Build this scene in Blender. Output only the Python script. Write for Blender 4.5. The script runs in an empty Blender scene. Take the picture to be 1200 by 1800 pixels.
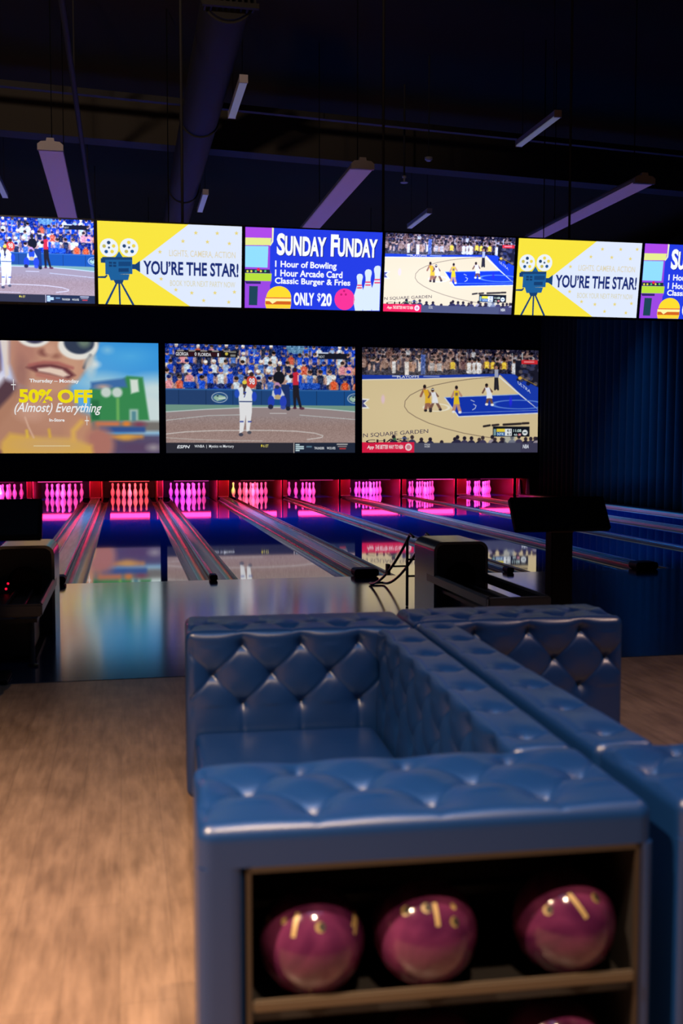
import bpy, bmesh, math, random
import numpy as np
from mathutils import Vector, Matrix, Euler
R = math.radians
PI = math.pi
SC = bpy.context.scene
COL = SC.collection

# ------------------------------------------------------------------ camera, world, exposure
cam_d = bpy.data.cameras.new('camera')
cam = bpy.data.objects.new('camera', cam_d)
COL.objects.link(cam)
YAW, PIT = 0.2025, 0.0642
cam.location = (-0.1203, -11.2456, 1.4481)
cam.rotation_euler = Euler((PI / 2 - PIT, 0, -YAW), 'XYZ')
cam_d.sensor_fit = 'VERTICAL'
cam_d.sensor_height = 36.0
cam_d.sensor_width = 24.0
cam_d.lens = 1853.4 / 1800 * 36.0
cam_d.clip_start = 0.05
cam_d.clip_end = 200
cam_d.dof.use_dof = True
cam_d.dof.focus_distance = 15.0
cam_d.dof.aperture_fstop = 2.8
SC.camera = cam

SC.view_settings.view_transform = 'Standard'
SC.view_settings.look = 'None'
SC.view_settings.gamma = 1.0
SC.view_settings.use_curve_mapping = False
SC.view_settings.exposure = 0.0

w = bpy.data.worlds.new('dim room air')
SC.world = w
w.use_nodes = True
w.node_tree.nodes['Background'].inputs[0].default_value = (0.35, 0.42, 1.0, 1)
w.node_tree.nodes['Background'].inputs[1].default_value = 0.006


def lamp(name, kind, loc, power, color, target=None, **kw):
    d = bpy.data.lights.new(name, kind)
    d.energy = power
    d.color = color
    for k, v in kw.items():
        setattr(d, k, v)
    o = bpy.data.objects.new(name, d)
    o.location = loc
    if target is not None:
        v = Vector(target) - Vector(loc)
        o.rotation_euler = v.to_track_quat('-Z', 'Y').to_euler()
    COL.objects.link(o)
    return o


WARM = (1.0, 0.70, 0.46)
# ceiling downlights over the seating behind and beside the camera
lamp('spot_lamp', 'SPOT', (0.40, -10.85, 4.3), 600, WARM, (0.1, -9.9, 0), spot_size=R(84), spot_blend=1.0, shadow_soft_size=0.04)
lamp('spot_lamp', 'SPOT', (-2.2, -10.1, 4.6), 3000, WARM, (-1.8, -9.5, 0), spot_size=R(92), spot_blend=1.0, shadow_soft_size=0.05)
lamp('spot_lamp', 'SPOT', (4.0, -8.9, 4.6), 520, (1.0, 0.66, 0.5), (3.2, -7.8, 0), spot_size=R(78), spot_blend=1.0, shadow_soft_size=0.05)
# added warm fill for the left ceiling and strip light ends, unseen source
lamp('warm_fill_lamp', 'SPOT', (-3.6, -14.0, 2.6), 2000, (1.0, .74, .62), (-1.6, -4.0, 6.2), spot_size=R(40), spot_blend=1.0, shadow_soft_size=.3)
# added blue fill over the seating, standing for no known fixture
lamp('blue_fill_light', 'AREA', (0.7, -9.6, 5.6), 32, (0.10, 0.42, 1.0), (0.7, -9.4, 0), shape='RECTANGLE', size=3.0, size_y=2.0, spread=R(110))

# ------------------------------------------------------------------ helpers


def empty(name, loc=(0, 0, 0), rot=(0, 0, 0), parent=None):
    o = bpy.data.objects.new(name, None)
    o.location = loc
    o.rotation_euler = rot
    o.empty_display_size = 0.1
    COL.objects.link(o)
    if parent is not None:
        o.parent = parent
    return o


def tag(o, label, cat, group=None, kind=None):
    if label:
        o['label'] = label
    if cat:
        o['category'] = cat
    if group:
        o['group'] = group
    if kind:
        o['kind'] = kind
    return o


class MB:
    """collects shapes into one mesh"""

    def __init__(self):
        self.v = []
        self.f = []

    def add(self, vs, fs):
        n = len(self.v)
        self.v += [tuple(p) for p in vs]
        self.f += [tuple(i + n for i in f) for f in fs]
        return self

    def box(self, x0, x1, y0, y1, z0, z1, mat=None):
        vs = [(x0, y0, z0), (x1, y0, z0), (x1, y1, z0), (x0, y1, z0), (x0, y0, z1), (x1, y0, z1), (x1, y1, z1), (x0, y1, z1)]
        if mat is not None:
            vs = [mat @ Vector(p) for p in vs]
        return self.add(vs, [(0, 3, 2, 1), (4, 5, 6, 7), (0, 1, 5, 4), (1, 2, 6, 5), (2, 3, 7, 6), (3, 0, 4, 7)])

    def tube(self, pts, r, n=10, cap=True):
        pts = [Vector(p) for p in pts]
        rings = []
        up = None
        for i, p in enumerate(pts):
            t = (pts[min(i + 1, len(pts) - 1)] - pts[max(i - 1, 0)]).normalized()
            if up is None:
                up = Vector((0, 0, 1)) if abs(t.z) < .9 else Vector((1, 0, 0))
            a = t.cross(up).normalized()
            up = a.cross(t).normalized()
            rr = r[i] if isinstance(r, (list, tuple)) else r
            rings.append([p + a * math.cos(2 * PI * k / n) * rr + up * math.sin(2 * PI * k / n) * rr for k in range(n)])
        vs = [q for ring in rings for q in ring]
        fs = []
        for i in range(len(pts) - 1):
            for k in range(n):
                a, b = i * n + k, i * n + (k + 1) % n
                fs.append((a, b, b + n, a + n))
        if cap:
            fs.append(tuple(range(n))[::-1])
            fs.append(tuple((len(pts) - 1) * n + k for k in range(n)))
        return self.add(vs, fs)

    def lathe(self, prof, n=16, loc=(0, 0, 0)):
        vs = []
        for r, z in prof:
            for k in range(n):
                vs.append((loc[0] + r * math.cos(2 * PI * k / n), loc[1] + r * math.sin(2 * PI * k / n), loc[2] + z))
        fs = []
        for i in range(len(prof) - 1):
            for k in range(n):
                a, b = i * n + k, i * n + (k + 1) % n
                fs.append((a, b, b + n, a + n))
        fs.append(tuple(range(n))[::-1])
        fs.append(tuple((len(prof) - 1) * n + k for k in range(n)))
        return self.add(vs, fs)

    def prism(self, poly, y0, y1, axis='y'):
        """poly in (x,z), extruded along y"""
        n = len(poly)
        vs = [(x, y0, z) for x, z in poly] + [(x, y1, z) for x, z in poly]
        if axis == 'x':
            vs = [(y, x, z) for x, y, z in vs]
        fs = [tuple(range(n)), tuple(range(2 * n - 1, n - 1, -1))]
        for k in range(n):
            a, b = k, (k + 1) % n
            fs.append((a, a + n, b + n, b))
        return self.add(vs, fs)

    def build(self, name, mat, parent=None, smooth=False, bevel=0, loc=None, rot=None):
        me = bpy.data.meshes.new(name)
        me.from_pydata(self.v, [], self.f)
        bm = bmesh.new()
        bm.from_mesh(me)
        bmesh.ops.recalc_face_normals(bm, faces=bm.faces[:])
        if bevel:
            es = [e for e in bm.edges if len(e.link_faces) == 2 and e.calc_face_angle(0) > R(40)]
            bmesh.ops.bevel(bm, geom=es, offset=bevel, segments=2, affect='EDGES', clamp_overlap=True)
        bm.to_mesh(me)
        bm.free()
        me.materials.append(mat)
        if smooth:
            me.polygons.foreach_set('use_smooth', [True] * len(me.polygons))
            try:
                me.set_sharp_from_angle(angle=R(50))
            except Exception:
                pass
        o = bpy.data.objects.new(name, me)
        if loc is not None:
            o.location = loc
        if rot is not None:
            o.rotation_euler = rot
        COL.objects.link(o)
        if parent is not None:
            o.parent = parent
        return o


def copy_tree(o, parent=None):
    c = o.copy()
    COL.objects.link(c)
    if parent is not None:
        c.parent = parent
    for ch in list(o.children):
        copy_tree(ch, c)
    return c


def rounded_rect(x0, x1, z0, z1, r, n=6, corners=(1, 1, 1, 1)):
    """counter-clockwise outline; corners bl, br, tr, tl"""
    out = []
    for (cx, cz, a0, k) in ((x0, z0, 180, 0), (x1, z0, 270, 1), (x1, z1, 0, 2), (x0, z1, 90, 3)):
        if not corners[k]:
            out.append((cx, cz))
            continue
        ox = cx + (r if k in (0, 3) else -r)
        oz = cz + (r if k in (0, 1) else -r)
        for i in range(n + 1):
            a = R(a0 + 90 * i / n)
            out.append((ox + r * math.cos(a), oz + r * math.sin(a)))
    return out


# ------------------------------------------------------------------ materials
def lin(c):
    c = np.asarray(c, float) / 255.0
    return np.where(c <= 0.04045, c / 12.92, ((c + 0.055) / 1.055) ** 2.4)


def rgb(*c):
    l = lin(c)
    return (float(l[0]), float(l[1]), float(l[2]), 1)


def pmat(name, color, rough=0.5, metal=0.0, spec=0.5, ior=1.5, coat=0.0, coat_r=0.05, emit=None, es=0.0):
    m = bpy.data.materials.new(name)
    m.use_nodes = True
    b = m.node_tree.nodes['Principled BSDF']
    b.inputs['Base Color'].default_value = color if len(color) == 4 else (*color, 1)
    b.inputs['Roughness'].default_value = rough
    b.inputs['Metallic'].default_value = metal
    b.inputs['Specular IOR Level'].default_value = spec
    b.inputs['IOR'].default_value = ior
    b.inputs['Coat Weight'].default_value = coat
    b.inputs['Coat Roughness'].default_value = coat_r
    if emit is not None:
        b.inputs['Emission Color'].default_value = emit
        b.inputs['Emission Strength'].default_value = es
    return m


def nodes(m):
    return m.node_tree.nodes, m.node_tree.links, m.node_tree.nodes['Principled BSDF']


def add_bump(m, scale, strength, dist=0.002, stretch=(1, 1, 1), detail=3):
    n, l, b = nodes(m)
    tc = n.new('ShaderNodeTexCoord')
    mp = n.new('ShaderNodeMapping')
    mp.inputs['Scale'].default_value = stretch
    tx = n.new('ShaderNodeTexNoise')
    tx.inputs['Scale'].default_value = scale
    tx.inputs['Detail'].default_value = detail
    bp = n.new('ShaderNodeBump')
    bp.inputs['Strength'].default_value = strength
    bp.inputs['Distance'].default_value = dist
    l.new(tc.outputs['Object'], mp.inputs[0])
    l.new(mp.outputs[0], tx.inputs['Vector'])
    l.new(tx.outputs['Fac'], bp.inputs['Height'])
    l.new(bp.outputs[0], b.inputs['Normal'])
    return m


def add_mottle(m, c0, c1, scale, stretch=(1, 1, 1), detail=5, lo=.3, hi=.7, dist=0.0):
    n, l, b = nodes(m)
    tc = n.new('ShaderNodeTexCoord')
    mp = n.new('ShaderNodeMapping')
    mp.inputs['Scale'].default_value = stretch
    tx = n.new('ShaderNodeTexNoise')
    tx.inputs['Scale'].default_value = scale
    tx.inputs['Detail'].default_value = detail
    tx.inputs['Distortion'].default_value = dist
    cr = n.new('ShaderNodeValToRGB')
    cr.color_ramp.elements[0].position = lo
    cr.color_ramp.elements[1].position = hi
    cr.color_ramp.elements[0].color = (*c0[:3], 1)
    cr.color_ramp.elements[1].color = (*c1[:3], 1)
    l.new(tc.outputs['Object'], mp.inputs[0])
    l.new(mp.outputs[0], tx.inputs['Vector'])
    l.new(tx.outputs['Fac'], cr.inputs[0])
    l.new(cr.outputs[0], b.inputs['Base Color'])
    return m


_em = {}


def em(color, strength=1.0):
    k = (tuple(color), strength)
    if k not in _em:
        m = bpy.data.materials.new('lit display colour')
        m.use_nodes = True
        n = m.node_tree.nodes
        n.clear()
        e = n.new('ShaderNodeEmission')
        o = n.new('ShaderNodeOutputMaterial')
        e.inputs[0].default_value = rgb(*color)
        e.inputs[1].default_value = strength
        m.node_tree.links.new(e.outputs[0], o.inputs[0])
        _em[k] = m
    return _em[k]


def attr_emission(strength, tint=(1, 1, 1)):
    m = bpy.data.materials.new('lit display picture')
    m.use_nodes = True
    n = m.node_tree.nodes
    n.clear()
    a = n.new('ShaderNodeAttribute')
    a.attribute_name = 'Col'
    mx = n.new('ShaderNodeMix')
    mx.data_type = 'RGBA'
    mx.blend_type = 'MULTIPLY'
    mx.inputs[0].default_value = 1
    mx.inputs[7].default_value = (*tint, 1)
    e = n.new('ShaderNodeEmission')
    e.inputs[1].default_value = strength
    o = n.new('ShaderNodeOutputMaterial')
    l = m.node_tree.links
    l.new(a.outputs['Color'], mx.inputs[6])
    l.new(mx.outputs[2], e.inputs[0])
    l.new(e.outputs[0], o.inputs[0])
    return m


M = {}
M['black'] = pmat('black painted metal', (0.003, 0.003, 0.0035), 0.6, spec=.12)
M['black_gloss'] = pmat('black glossy plastic', (0.006, 0.006, 0.007), 0.3)
M['rubber'] = pmat('black rubber', (0.008, 0.008, 0.01), 0.6)
M['mask'] = pmat('matt black masking board', (0.004, 0.004, 0.005), 0.8, spec=.15)
M['wall'] = pmat('dark painted wall', (0.015, 0.016, 0.022), 0.8)
M['ceiling'] = add_bump(pmat('black sprayed ceiling deck', (0.040, 0.028, 0.012), 0.9, spec=.1), 30, .4)
M['duct'] = pmat('dark painted duct steel', (0.015, 0.0125, 0.008), 0.7)
M['beam'] = pmat('dark grey beam paint', (0.055, 0.045, 0.028), 0.8)
M['pipe'] = pmat('dark grey pipe', (0.026, 0.024, 0.022), 0.7)

# plank floor of the seating area
m = pmat('brown wood plank flooring', (0.3, 0.18, 0.11), 0.34, spec=.4)
n, l, b = nodes(m)
tc = n.new('ShaderNodeTexCoord')
mp = n.new('ShaderNodeMapping')
mp.inputs['Rotation'].default_value = (0, 0, PI / 2)
br = n.new('ShaderNodeTexBrick')
br.inputs['Scale'].default_value = 1.0
br.inputs['Brick Width'].default_value = 1.22
br.inputs['Row Height'].default_value = 0.152
br.inputs['Mortar Size'].default_value = 0.0012
br.inputs['Color1'].default_value = (0.285, 0.182, 0.119, 1)
br.inputs['Color2'].default_value = (0.335, 0.216, 0.140, 1)
br.inputs['Mortar'].default_value = (0.21, 0.135, 0.088, 1)
mp2 = n.new('ShaderNodeMapping')
mp2.inputs['Scale'].default_value = (9, 1.1, 1)
no = n.new('ShaderNodeTexNoise')
no.inputs['Scale'].default_value = 3.0
no.inputs['Detail'].default_value = 8
no.inputs['Roughness'].default_value = .65
cr = n.new('ShaderNodeValToRGB')
cr.color_ramp.elements[0].position = .28
cr.color_ramp.elements[0].color = (.55, .52, .50, 1)
cr.color_ramp.elements[1].position = .62
cr.color_ramp.elements[1].color = (1.08, 1.06, 1.05, 1)
mp3 = n.new('ShaderNodeMapping')
mp3.inputs['Scale'].default_value = (1.6, .8, 1)
no2 = n.new('ShaderNodeTexNoise')
no2.inputs['Scale'].default_value = 4.5
no2.inputs['Detail'].default_value = 6
cr2 = n.new('ShaderNodeValToRGB')
cr2.color_ramp.elements[0].position = .3
cr2.color_ramp.elements[0].color = (.72, .70, .68, 1)
cr2.color_ramp.elements[1].position = .6
cr2.color_ramp.elements[1].color = (1.05, 1.05, 1.05, 1)
mx = n.new('ShaderNodeMix'); mx.data_type = 'RGBA'; mx.blend_type = 'MULTIPLY'; mx.inputs[0].default_value = .9
mx2 = n.new('ShaderNodeMix'); mx2.data_type = 'RGBA'; mx2.blend_type = 'MULTIPLY'; mx2.inputs[0].default_value = .9
l.new(tc.outputs['Object'], mp.inputs[0]); l.new(mp.outputs[0], br.inputs['Vector'])
l.new(tc.outputs['Object'], mp2.inputs[0]); l.new(mp2.outputs[0], no.inputs['Vector']); l.new(no.outputs['Fac'], cr.inputs[0])
l.new(tc.outputs['Object'], mp3.inputs[0]); l.new(mp3.outputs[0], no2.inputs['Vector']); l.new(no2.outputs['Fac'], cr2.inputs[0])
l.new(br.outputs['Color'], mx.inputs[6]); l.new(cr.outputs[0], mx.inputs[7])
l.new(mx.outputs[2], mx2.inputs[6]); l.new(cr2.outputs[0], mx2.inputs[7]); l.new(mx2.outputs[2], b.inputs['Base Color'])
bp = n.new('ShaderNodeBump'); bp.inputs['Strength'].default_value = .25; bp.inputs['Distance'].default_value = .001
l.new(no.outputs['Fac'], bp.inputs['Height']); l.new(bp.outputs[0], b.inputs['Normal'])
M['wood'] = m


def board_surface(name, c0, c1, rough, ior, bump, spec=.5):
    m = pmat(name, c0, rough, ior=ior, spec=spec)
    n, l, b = nodes(m)
    b.inputs['Coat Weight'].default_value = 1.0
    b.inputs['Coat IOR'].default_value = 1.9
    b.inputs['Coat Roughness'].default_value = rough * .9
    tc = n.new('ShaderNodeTexCoord')
    mp = n.new('ShaderNodeMapping')
    mp.inputs['Rotation'].default_value = (0, 0, PI / 2)
    br = n.new('ShaderNodeTexBrick')
    br.inputs['Brick Width'].default_value = 2.0
    br.inputs['Row Height'].default_value = 0.0265
    br.inputs['Mortar Size'].default_value = 0.0006
    br.inputs['Scale'].default_value = 1.0
    br.inputs['Color1'].default_value = (*c0, 1)
    br.inputs['Color2'].default_value = (*c1, 1)
    br.inputs['Mortar'].default_value = tuple(c * .5 for c in c0) + (1,)
    l.new(tc.outputs['Object'], mp.inputs[0])
    l.new(mp.outputs[0], br.inputs['Vector'])
    l.new(br.outputs['Color'], b.inputs['Base Color'])
    no = n.new('ShaderNodeTexNoise')
    no.inputs['Scale'].default_value = 2.2
    no.inputs['Detail'].default_value = 2
    bp = n.new('ShaderNodeBump')
    bp.inputs['Strength'].default_value = bump
    bp.inputs['Distance'].default_value = .01
    l.new(tc.outputs['Object'], no.inputs['Vector'])
    l.new(no.outputs['Fac'], bp.inputs['Height'])
    l.new(bp.outputs[0], b.inputs['Normal'])
    return m


M['lane'] = board_surface('dark blue glossy lane boards', (0.008, 0.15, 0.70), (0.010, 0.16, 0.73), .035, 2.3, .012)
M['approach'] = board_surface('dark glossy approach boards', (0.016, 0.034, 0.085), (0.020, 0.038, 0.092), .13, 3.0, .012)
M['gutter'] = add_mottle(pmat('grey worn gutter plastic', (.2, .2, .18), .19, ior=1.7), (.15, .145, .09), (.29, .28, .17), 6, (1, .3, 1))
M['cap'] = add_mottle(pmat('pale division capping', (.4, .37, .3), .24, ior=1.6), (.48, .43, .27), (.66, .59, .38), 5, (4, .25, 1))
M['cap_metal'] = pmat('brushed metal ridge', (.5, .5, .5), .3, metal=.8)
M['kick'] = pmat('red painted kickback plate', (.10, .007, .009), .4)
M['kick_front'] = pmat('red division front panel', (.20, .012, .014), .45)
M['pit'] = pmat('dark pit curtain', (.012, .006, .008), .8)
M['pin'] = pmat('white glossy bowling pin plastic', (.82, .80, .78), .22)
M['cream'] = pmat('cream edge trim', (.55, .5, .36), .5)

# leather
m = pmat('navy blue tufted leather', (.003, .032, .130), .36, ior=1.55, spec=.72)
add_bump(m, 260, .12, .0006)
M['leather'] = m
M['bronze'] = pmat('dark bronze trim', (.036, .025, .017), .45)
M['bronze_lip'] = pmat('brushed bronze shelf lip', (.12, .09, .06), .45, metal=.4)
M['cab_in'] = pmat('black cabinet lining', (.010, .008, .007), .7)
# ball
m = pmat('purple marbled bowling ball resin', (.12, .02, .09), .12, coat=.35, coat_r=.03)
add_mottle(m, (.034, .004, .027), (.15, .028, .085), 4.2, detail=4, lo=.3, hi=.75, dist=2.2)
M['ball'] = m
M['gold'] = pmat('gold ball engraving', (.36, .25, .09), .5, metal=.1)
M['hole'] = pmat('gold rimmed finger hole', (.26, .18, .06), .5)
M['hole_in'] = pmat('finger hole bore', (.015, .01, .005), .7)
# ball return
M['hood'] = pmat('satin dark grey hood shell', (.035, .058, .072), .2, metal=.0, spec=.85)
M['hood_side'] = pmat('dark grey hood shell', (.10, .11, .12), .30, metal=.4)
M['face'] = pmat('dark brown hood face', (.012, .009, .008), .45)
M['rail'] = pmat('dark grey rack rail', (.07, .07, .075), .35, metal=.5)
M['post'] = pmat('dark brown console post', (.007, .004, .003), .6, spec=.2)
M['post_top'] = pmat('brown console collar', (.10, .05, .03), .45)
M['screen_off'] = pmat('dark unlit screen glass', (.003, .003, .004), .5, spec=.2)
M['curtain'] = pmat('navy pleated curtain cloth', (.014, .050, .042), .85, spec=.15)
M['curtain_black'] = pmat('black pleated curtain cloth', (.008, .010, .015), .9, spec=.1)
M['tube'] = pmat('blue steel ramp tube', (.02, .03, .08), .3, metal=.5)
M['fix'] = pmat('pale painted light housing', (.55, .50, .50), .5)
M['lens_p'] = pmat('dim purple light diffuser', (.30, .22, .36), .5, emit=(.40, .24, .72, 1), es=.165)
M['lens_w'] = pmat('dim blue white light diffuser', (.45, .46, .55), .5, emit=(.55, .58, .85, 1), es=.14)
M['bl_tube'] = pmat('added blue tube', (.02, .05, .5), .5, emit=(.03, .10, 1, 1), es=.6)
M['white'] = pmat('white plastic', (.6, .6, .6), .5)
M['red_led'] = em((255, 20, 60), 1.2)

# ------------------------------------------------------------------ layout numbers
LANES = {-1: -6.662, 0: -5.076, 1: -3.331, 2: -1.745, 3: 0.0, 4: 1.586, 5: 3.331, 6: 4.917, 7: 6.663, 8: 8.249, 9: 9.994}
HL = 0.527
GUT = 0.235
ORD = {1: 'first', 2: 'second', 3: 'third', 4: 'fourth', 5: 'fifth', 6: 'sixth', 7: 'seventh', 8: 'eighth', 9: 'ninth'}

# ------------------------------------------------------------------ structure
MB().box(-8.2, 12.6, -16.5, -4.682, -.2, 0).build('floor', M['wood'])['kind'] = 'structure'
MB().box(-8.2, 12.6, -4.660, 0.0, -.2, 0.0).build('floor_approach', M['approach'])['kind'] = 'structure'
MB().box(-8.2, 12.6, -4.682, -4.660, -.2, -0.004).build('trim_1', M['black'])['kind'] = 'structure'
MB().box(-8.2, 12.6, 0.0, 21.0, -.35, -.14).build('floor_subfloor', M['mask'])['kind'] = 'structure'
MB().box(-8.2, 12.6, -16.5, 21.0, 6.3, 6.5).build('ceiling', M['ceiling'])['kind'] = 'structure'
MB().box(-8.4, -8.2, -16.5, 21.0, -.35, 6.5).build('wall_left', M['wall'])['kind'] = 'structure'
MB().box(12.6, 12.8, -16.5, 21.0, -.35, 6.5).build('wall_right', M['wall'])['kind'] = 'structure'
MB().box(-8.2, 12.6, 20.8, 21.0, -.14, 6.3).build('wall_back', M['wall'])['kind'] = 'structure'
MB().box(-8.2, 12.6, -16.7, -16.5, -.2, 6.3).build('wall_front', M['wall'])['kind'] = 'structure'
# masking wall above the pins
mk = MB().box(-8.2, 11.35, 16.5, 16.62, .50, 6.3)
mk.build('wall_masking', M['mask'])['kind'] = 'structure'
# raised side ledge beside the last lane
MB().box(10.93, 12.6, 0.0, 16.5, -.14, .06).build('trim_2', M['mask'])['kind'] = 'structure'

# ceiling beams, duct, pipe
bm_ = MB()
bm_.box(-9.2, 10.6, -.16, .16, 0, .55)
o = bm_.build('ceiling_beam', M['beam'], loc=(1.5, 3.66, 5.46), rot=(0, 0, R(7.0)))
tag(o, 'wide dark grey beam crossing the ceiling behind the round duct', 'beam')
o = MB().box(-9.2, 10.6, -.04, .04, 0, .07).build('cable_tray', M['pipe'], loc=(1.5, 1.9, 5.50), rot=(0, 0, R(7.0)))
tag(o, 'thin dark cable tray crossing the ceiling just in front of the wide beam', 'cable tray')
dct = empty('ventilation_duct', (.78, 0, 5.22))
tag(dct, 'large round dark ventilation duct running under the black ceiling', 'duct')
ypts = [-2.2 + .05 * 0, 15.0]
MB().tube([(0, -2.15, 0), (0, 16.3, 0)], .215, 28).build('duct_pipe', M['duct'], dct, smooth=True)
for k in range(5):
    y0 = -2.1 + 3.4 * k
    MB().tube([(0, y0, 0), (0, y0 + .06, 0)], .232, 28).build('duct_collar', M['duct'], dct, smooth=True)
gr = MB()
for k in range(9):
    gr.box(-.2 + .05 * k - .008, -.2 + .05 * k + .008, -2.36, -2.16, -.16, .16)
gr.box(-.23, .23, -2.38, -2.34, .16, .20).box(-.23, .23, -2.38, -2.34, -.20, -.16)
gr.build('duct_grille', M['duct'], dct)
for k in range(4):
    MB().tube([(0, -1.0 + 4.2 * k, .2), (0, -1.0 + 4.2 * k, 1.075)], .008, 6).build('hanger_rod', M['pipe'], dct)
pp = empty('ceiling_pipe', (-.57, 0, 5.03))
tag(pp, 'thin dark pipe running along the ceiling left of the round duct', 'pipe')
MB().tube([(0, -6, 0), (0, 16.3, 0)], .028, 10).build('pipe_run', M['pipe'], pp, smooth=True)
for k in range(5):
    MB().tube([(0, -4 + 4.0 * k, 0), (0, -4 + 4.0 * k, 1.265)], .008, 6).build('hanger_rod', M['pipe'], pp)
sp = empty('sprinkler_head', (3.645, 2.86, 5.0))
tag(sp, 'small pale sprinkler head under the ceiling above the televisions', 'sprinkler')
MB().lathe([(.012, 0), (.014, .05), (.03, .06), (.03, .08), (.012, .09)], 10).build('head', M['white'], sp, smooth=True)
MB().lathe([(.05, -.012), (.055, -.006), (.02, 0.0)], 10).build('deflector', M['white'], sp)
MB().tube([(0, 0, .08), (0, 0, 1.295)], .014, 8).build('drop_pipe', M['pipe'], sp)
dt = empty('ceiling_sensor', (3.67, 1.77, 5.0))
tag(dt, 'tiny white ceiling sensor above the white sprinkler head', 'sensor')
MB().lathe([(.03, 0), (.05, .02), (.05, .045)], 12).build('sensor_body', M['white'], dt)
MB().tube([(0, 0, .045), (0, 0, 1.295)], .008, 6).build('drop_rod', M['pipe'], dt)

# ------------------------------------------------------------------ hanging lights


def big_light(x, y0, label):
    t = empty('strip_light', (x, y0, 4.2))
    tag(t, label, 'ceiling light', 'large purple strip lights')
    L = 3.3
    prof = [(-.115, .012), (-.115, .045), (-.085, .07), (-.035, .075), (-.03, .105), (.03, .105), (.035, .075), (.085, .07), (.115, .045), (.115, .012)]
    MB().prism(prof, .02, L - .02).build('housing', M['fix'], t)
    MB().prism([(-.108, .0), (.108, .0), (.112, .018), (-.112, .018)], .03, L - .03).build('diffuser', M['lens_p'], t)
    capp = [(-.118, -.004), (-.118, .05), (-.086, .076), (-.038, .08), (-.033, .11), (.033, .11), (.038, .08), (.086, .076), (.118, .05), (.118, -.004)]
    MB().prism(capp, -.005, .035).build('end_cap', M['fix'], t)
    MB().prism(capp, L - .035, L + .005).build('end_cap', M['fix'], t)
    for yy in (.25, L - .9):
        MB().tube([(0, yy, .1), (0, yy, 2.095)], .005, 6).build('suspension_cable', M['black'], t)


big_light(-.765, -.83, 'purple strip light hanging near the left edge, leftmost of the three large ones')
big_light(2.25, -.76, 'purple strip light hanging above the blue Sunday screen, middle of the three large ones')
big_light(5.30, -.78, 'purple strip light hanging at far right, rightmost of the three large ones')


def small_light(x, y0, label):
    t = empty('slim_light', (x, y0, 5.0))
    tag(t, label, 'ceiling light', 'small slim hanging lights')
    L = 1.17
    MB().box(-.040, .040, .01, L - .01, .012, .075).build('housing', M['fix'], t, bevel=.004)
    MB().box(-.036, .036, .015, L - .015, 0, .014).build('diffuser', M['lens_w'], t)
    MB().box(-.042, .042, -.004, .012, -.002, .077).build('end_cap', M['fix'], t)
    MB().box(-.042, .042, L - .012, L + .004, -.002, .077).build('end_cap', M['fix'], t)
    for yy in (.12, L - .12):
        MB().tube([(0, yy, .07), (0, yy, 1.295)], .004, 6).build('suspension_cable', M['pipe'], t)


small_light(1.075, -.64, 'short slim white ceiling light hanging just right of the dark duct, the higher one')
small_light(4.545, -.23, 'short slim white ceiling light hanging alone at upper right')
small_light(1.06, 4.13, 'short slim white light hanging low beside the duct, behind the star screen top')
small_light(4.53, 4.66, 'short slim white light just above the basketball television')
small_light(-1.76, 3.75, 'short slim white light at the very left edge above the baseball television')

# blue bars added to light the lanes, kept unseen behind the televisions
for (yy, zz, pw) in ((1.0, 3.5, 60), (10.2, 4.85, 760)):
    t = empty('added_blue_bar', (1.9, yy, zz))
    tag(t, 'added unseen blue light bar over the lanes, ' + ('nearer' if yy < 5 else 'farther') + ' of the two', 'light bar', 'added blue light bars')
    MB().box(-6.5, 8.3, -.06, -.045, -.05, .06).box(-6.5, 8.3, .045, .06, -.03, .06).box(-6.5, 8.3, -.06, .06, .045, .06).build('housing', M['black'], t)
    MB().tube([(-6.4, -.01, .03), (8.2, -.01, .03)], .012, 8).build('light_tube', M['bl_tube'], t)
    for xx in (-5, -1.5, 3, 7):
        MB().tube([(xx, 0, .05), (xx, 0, 6.3 - zz - .005)], .006, 6).build('suspension_cable', M['black'], t)
    la = lamp('added_bar_glow', 'AREA', (1.0, 0.0, -.01), pw, (.02, .20, 1.0), None, shape='RECTANGLE', size=14.4, size_y=.08, spread=R(115))
    la.parent = t
    la.rotation_euler = (R(40 if yy < 5 else -14), 0, 0)

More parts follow.
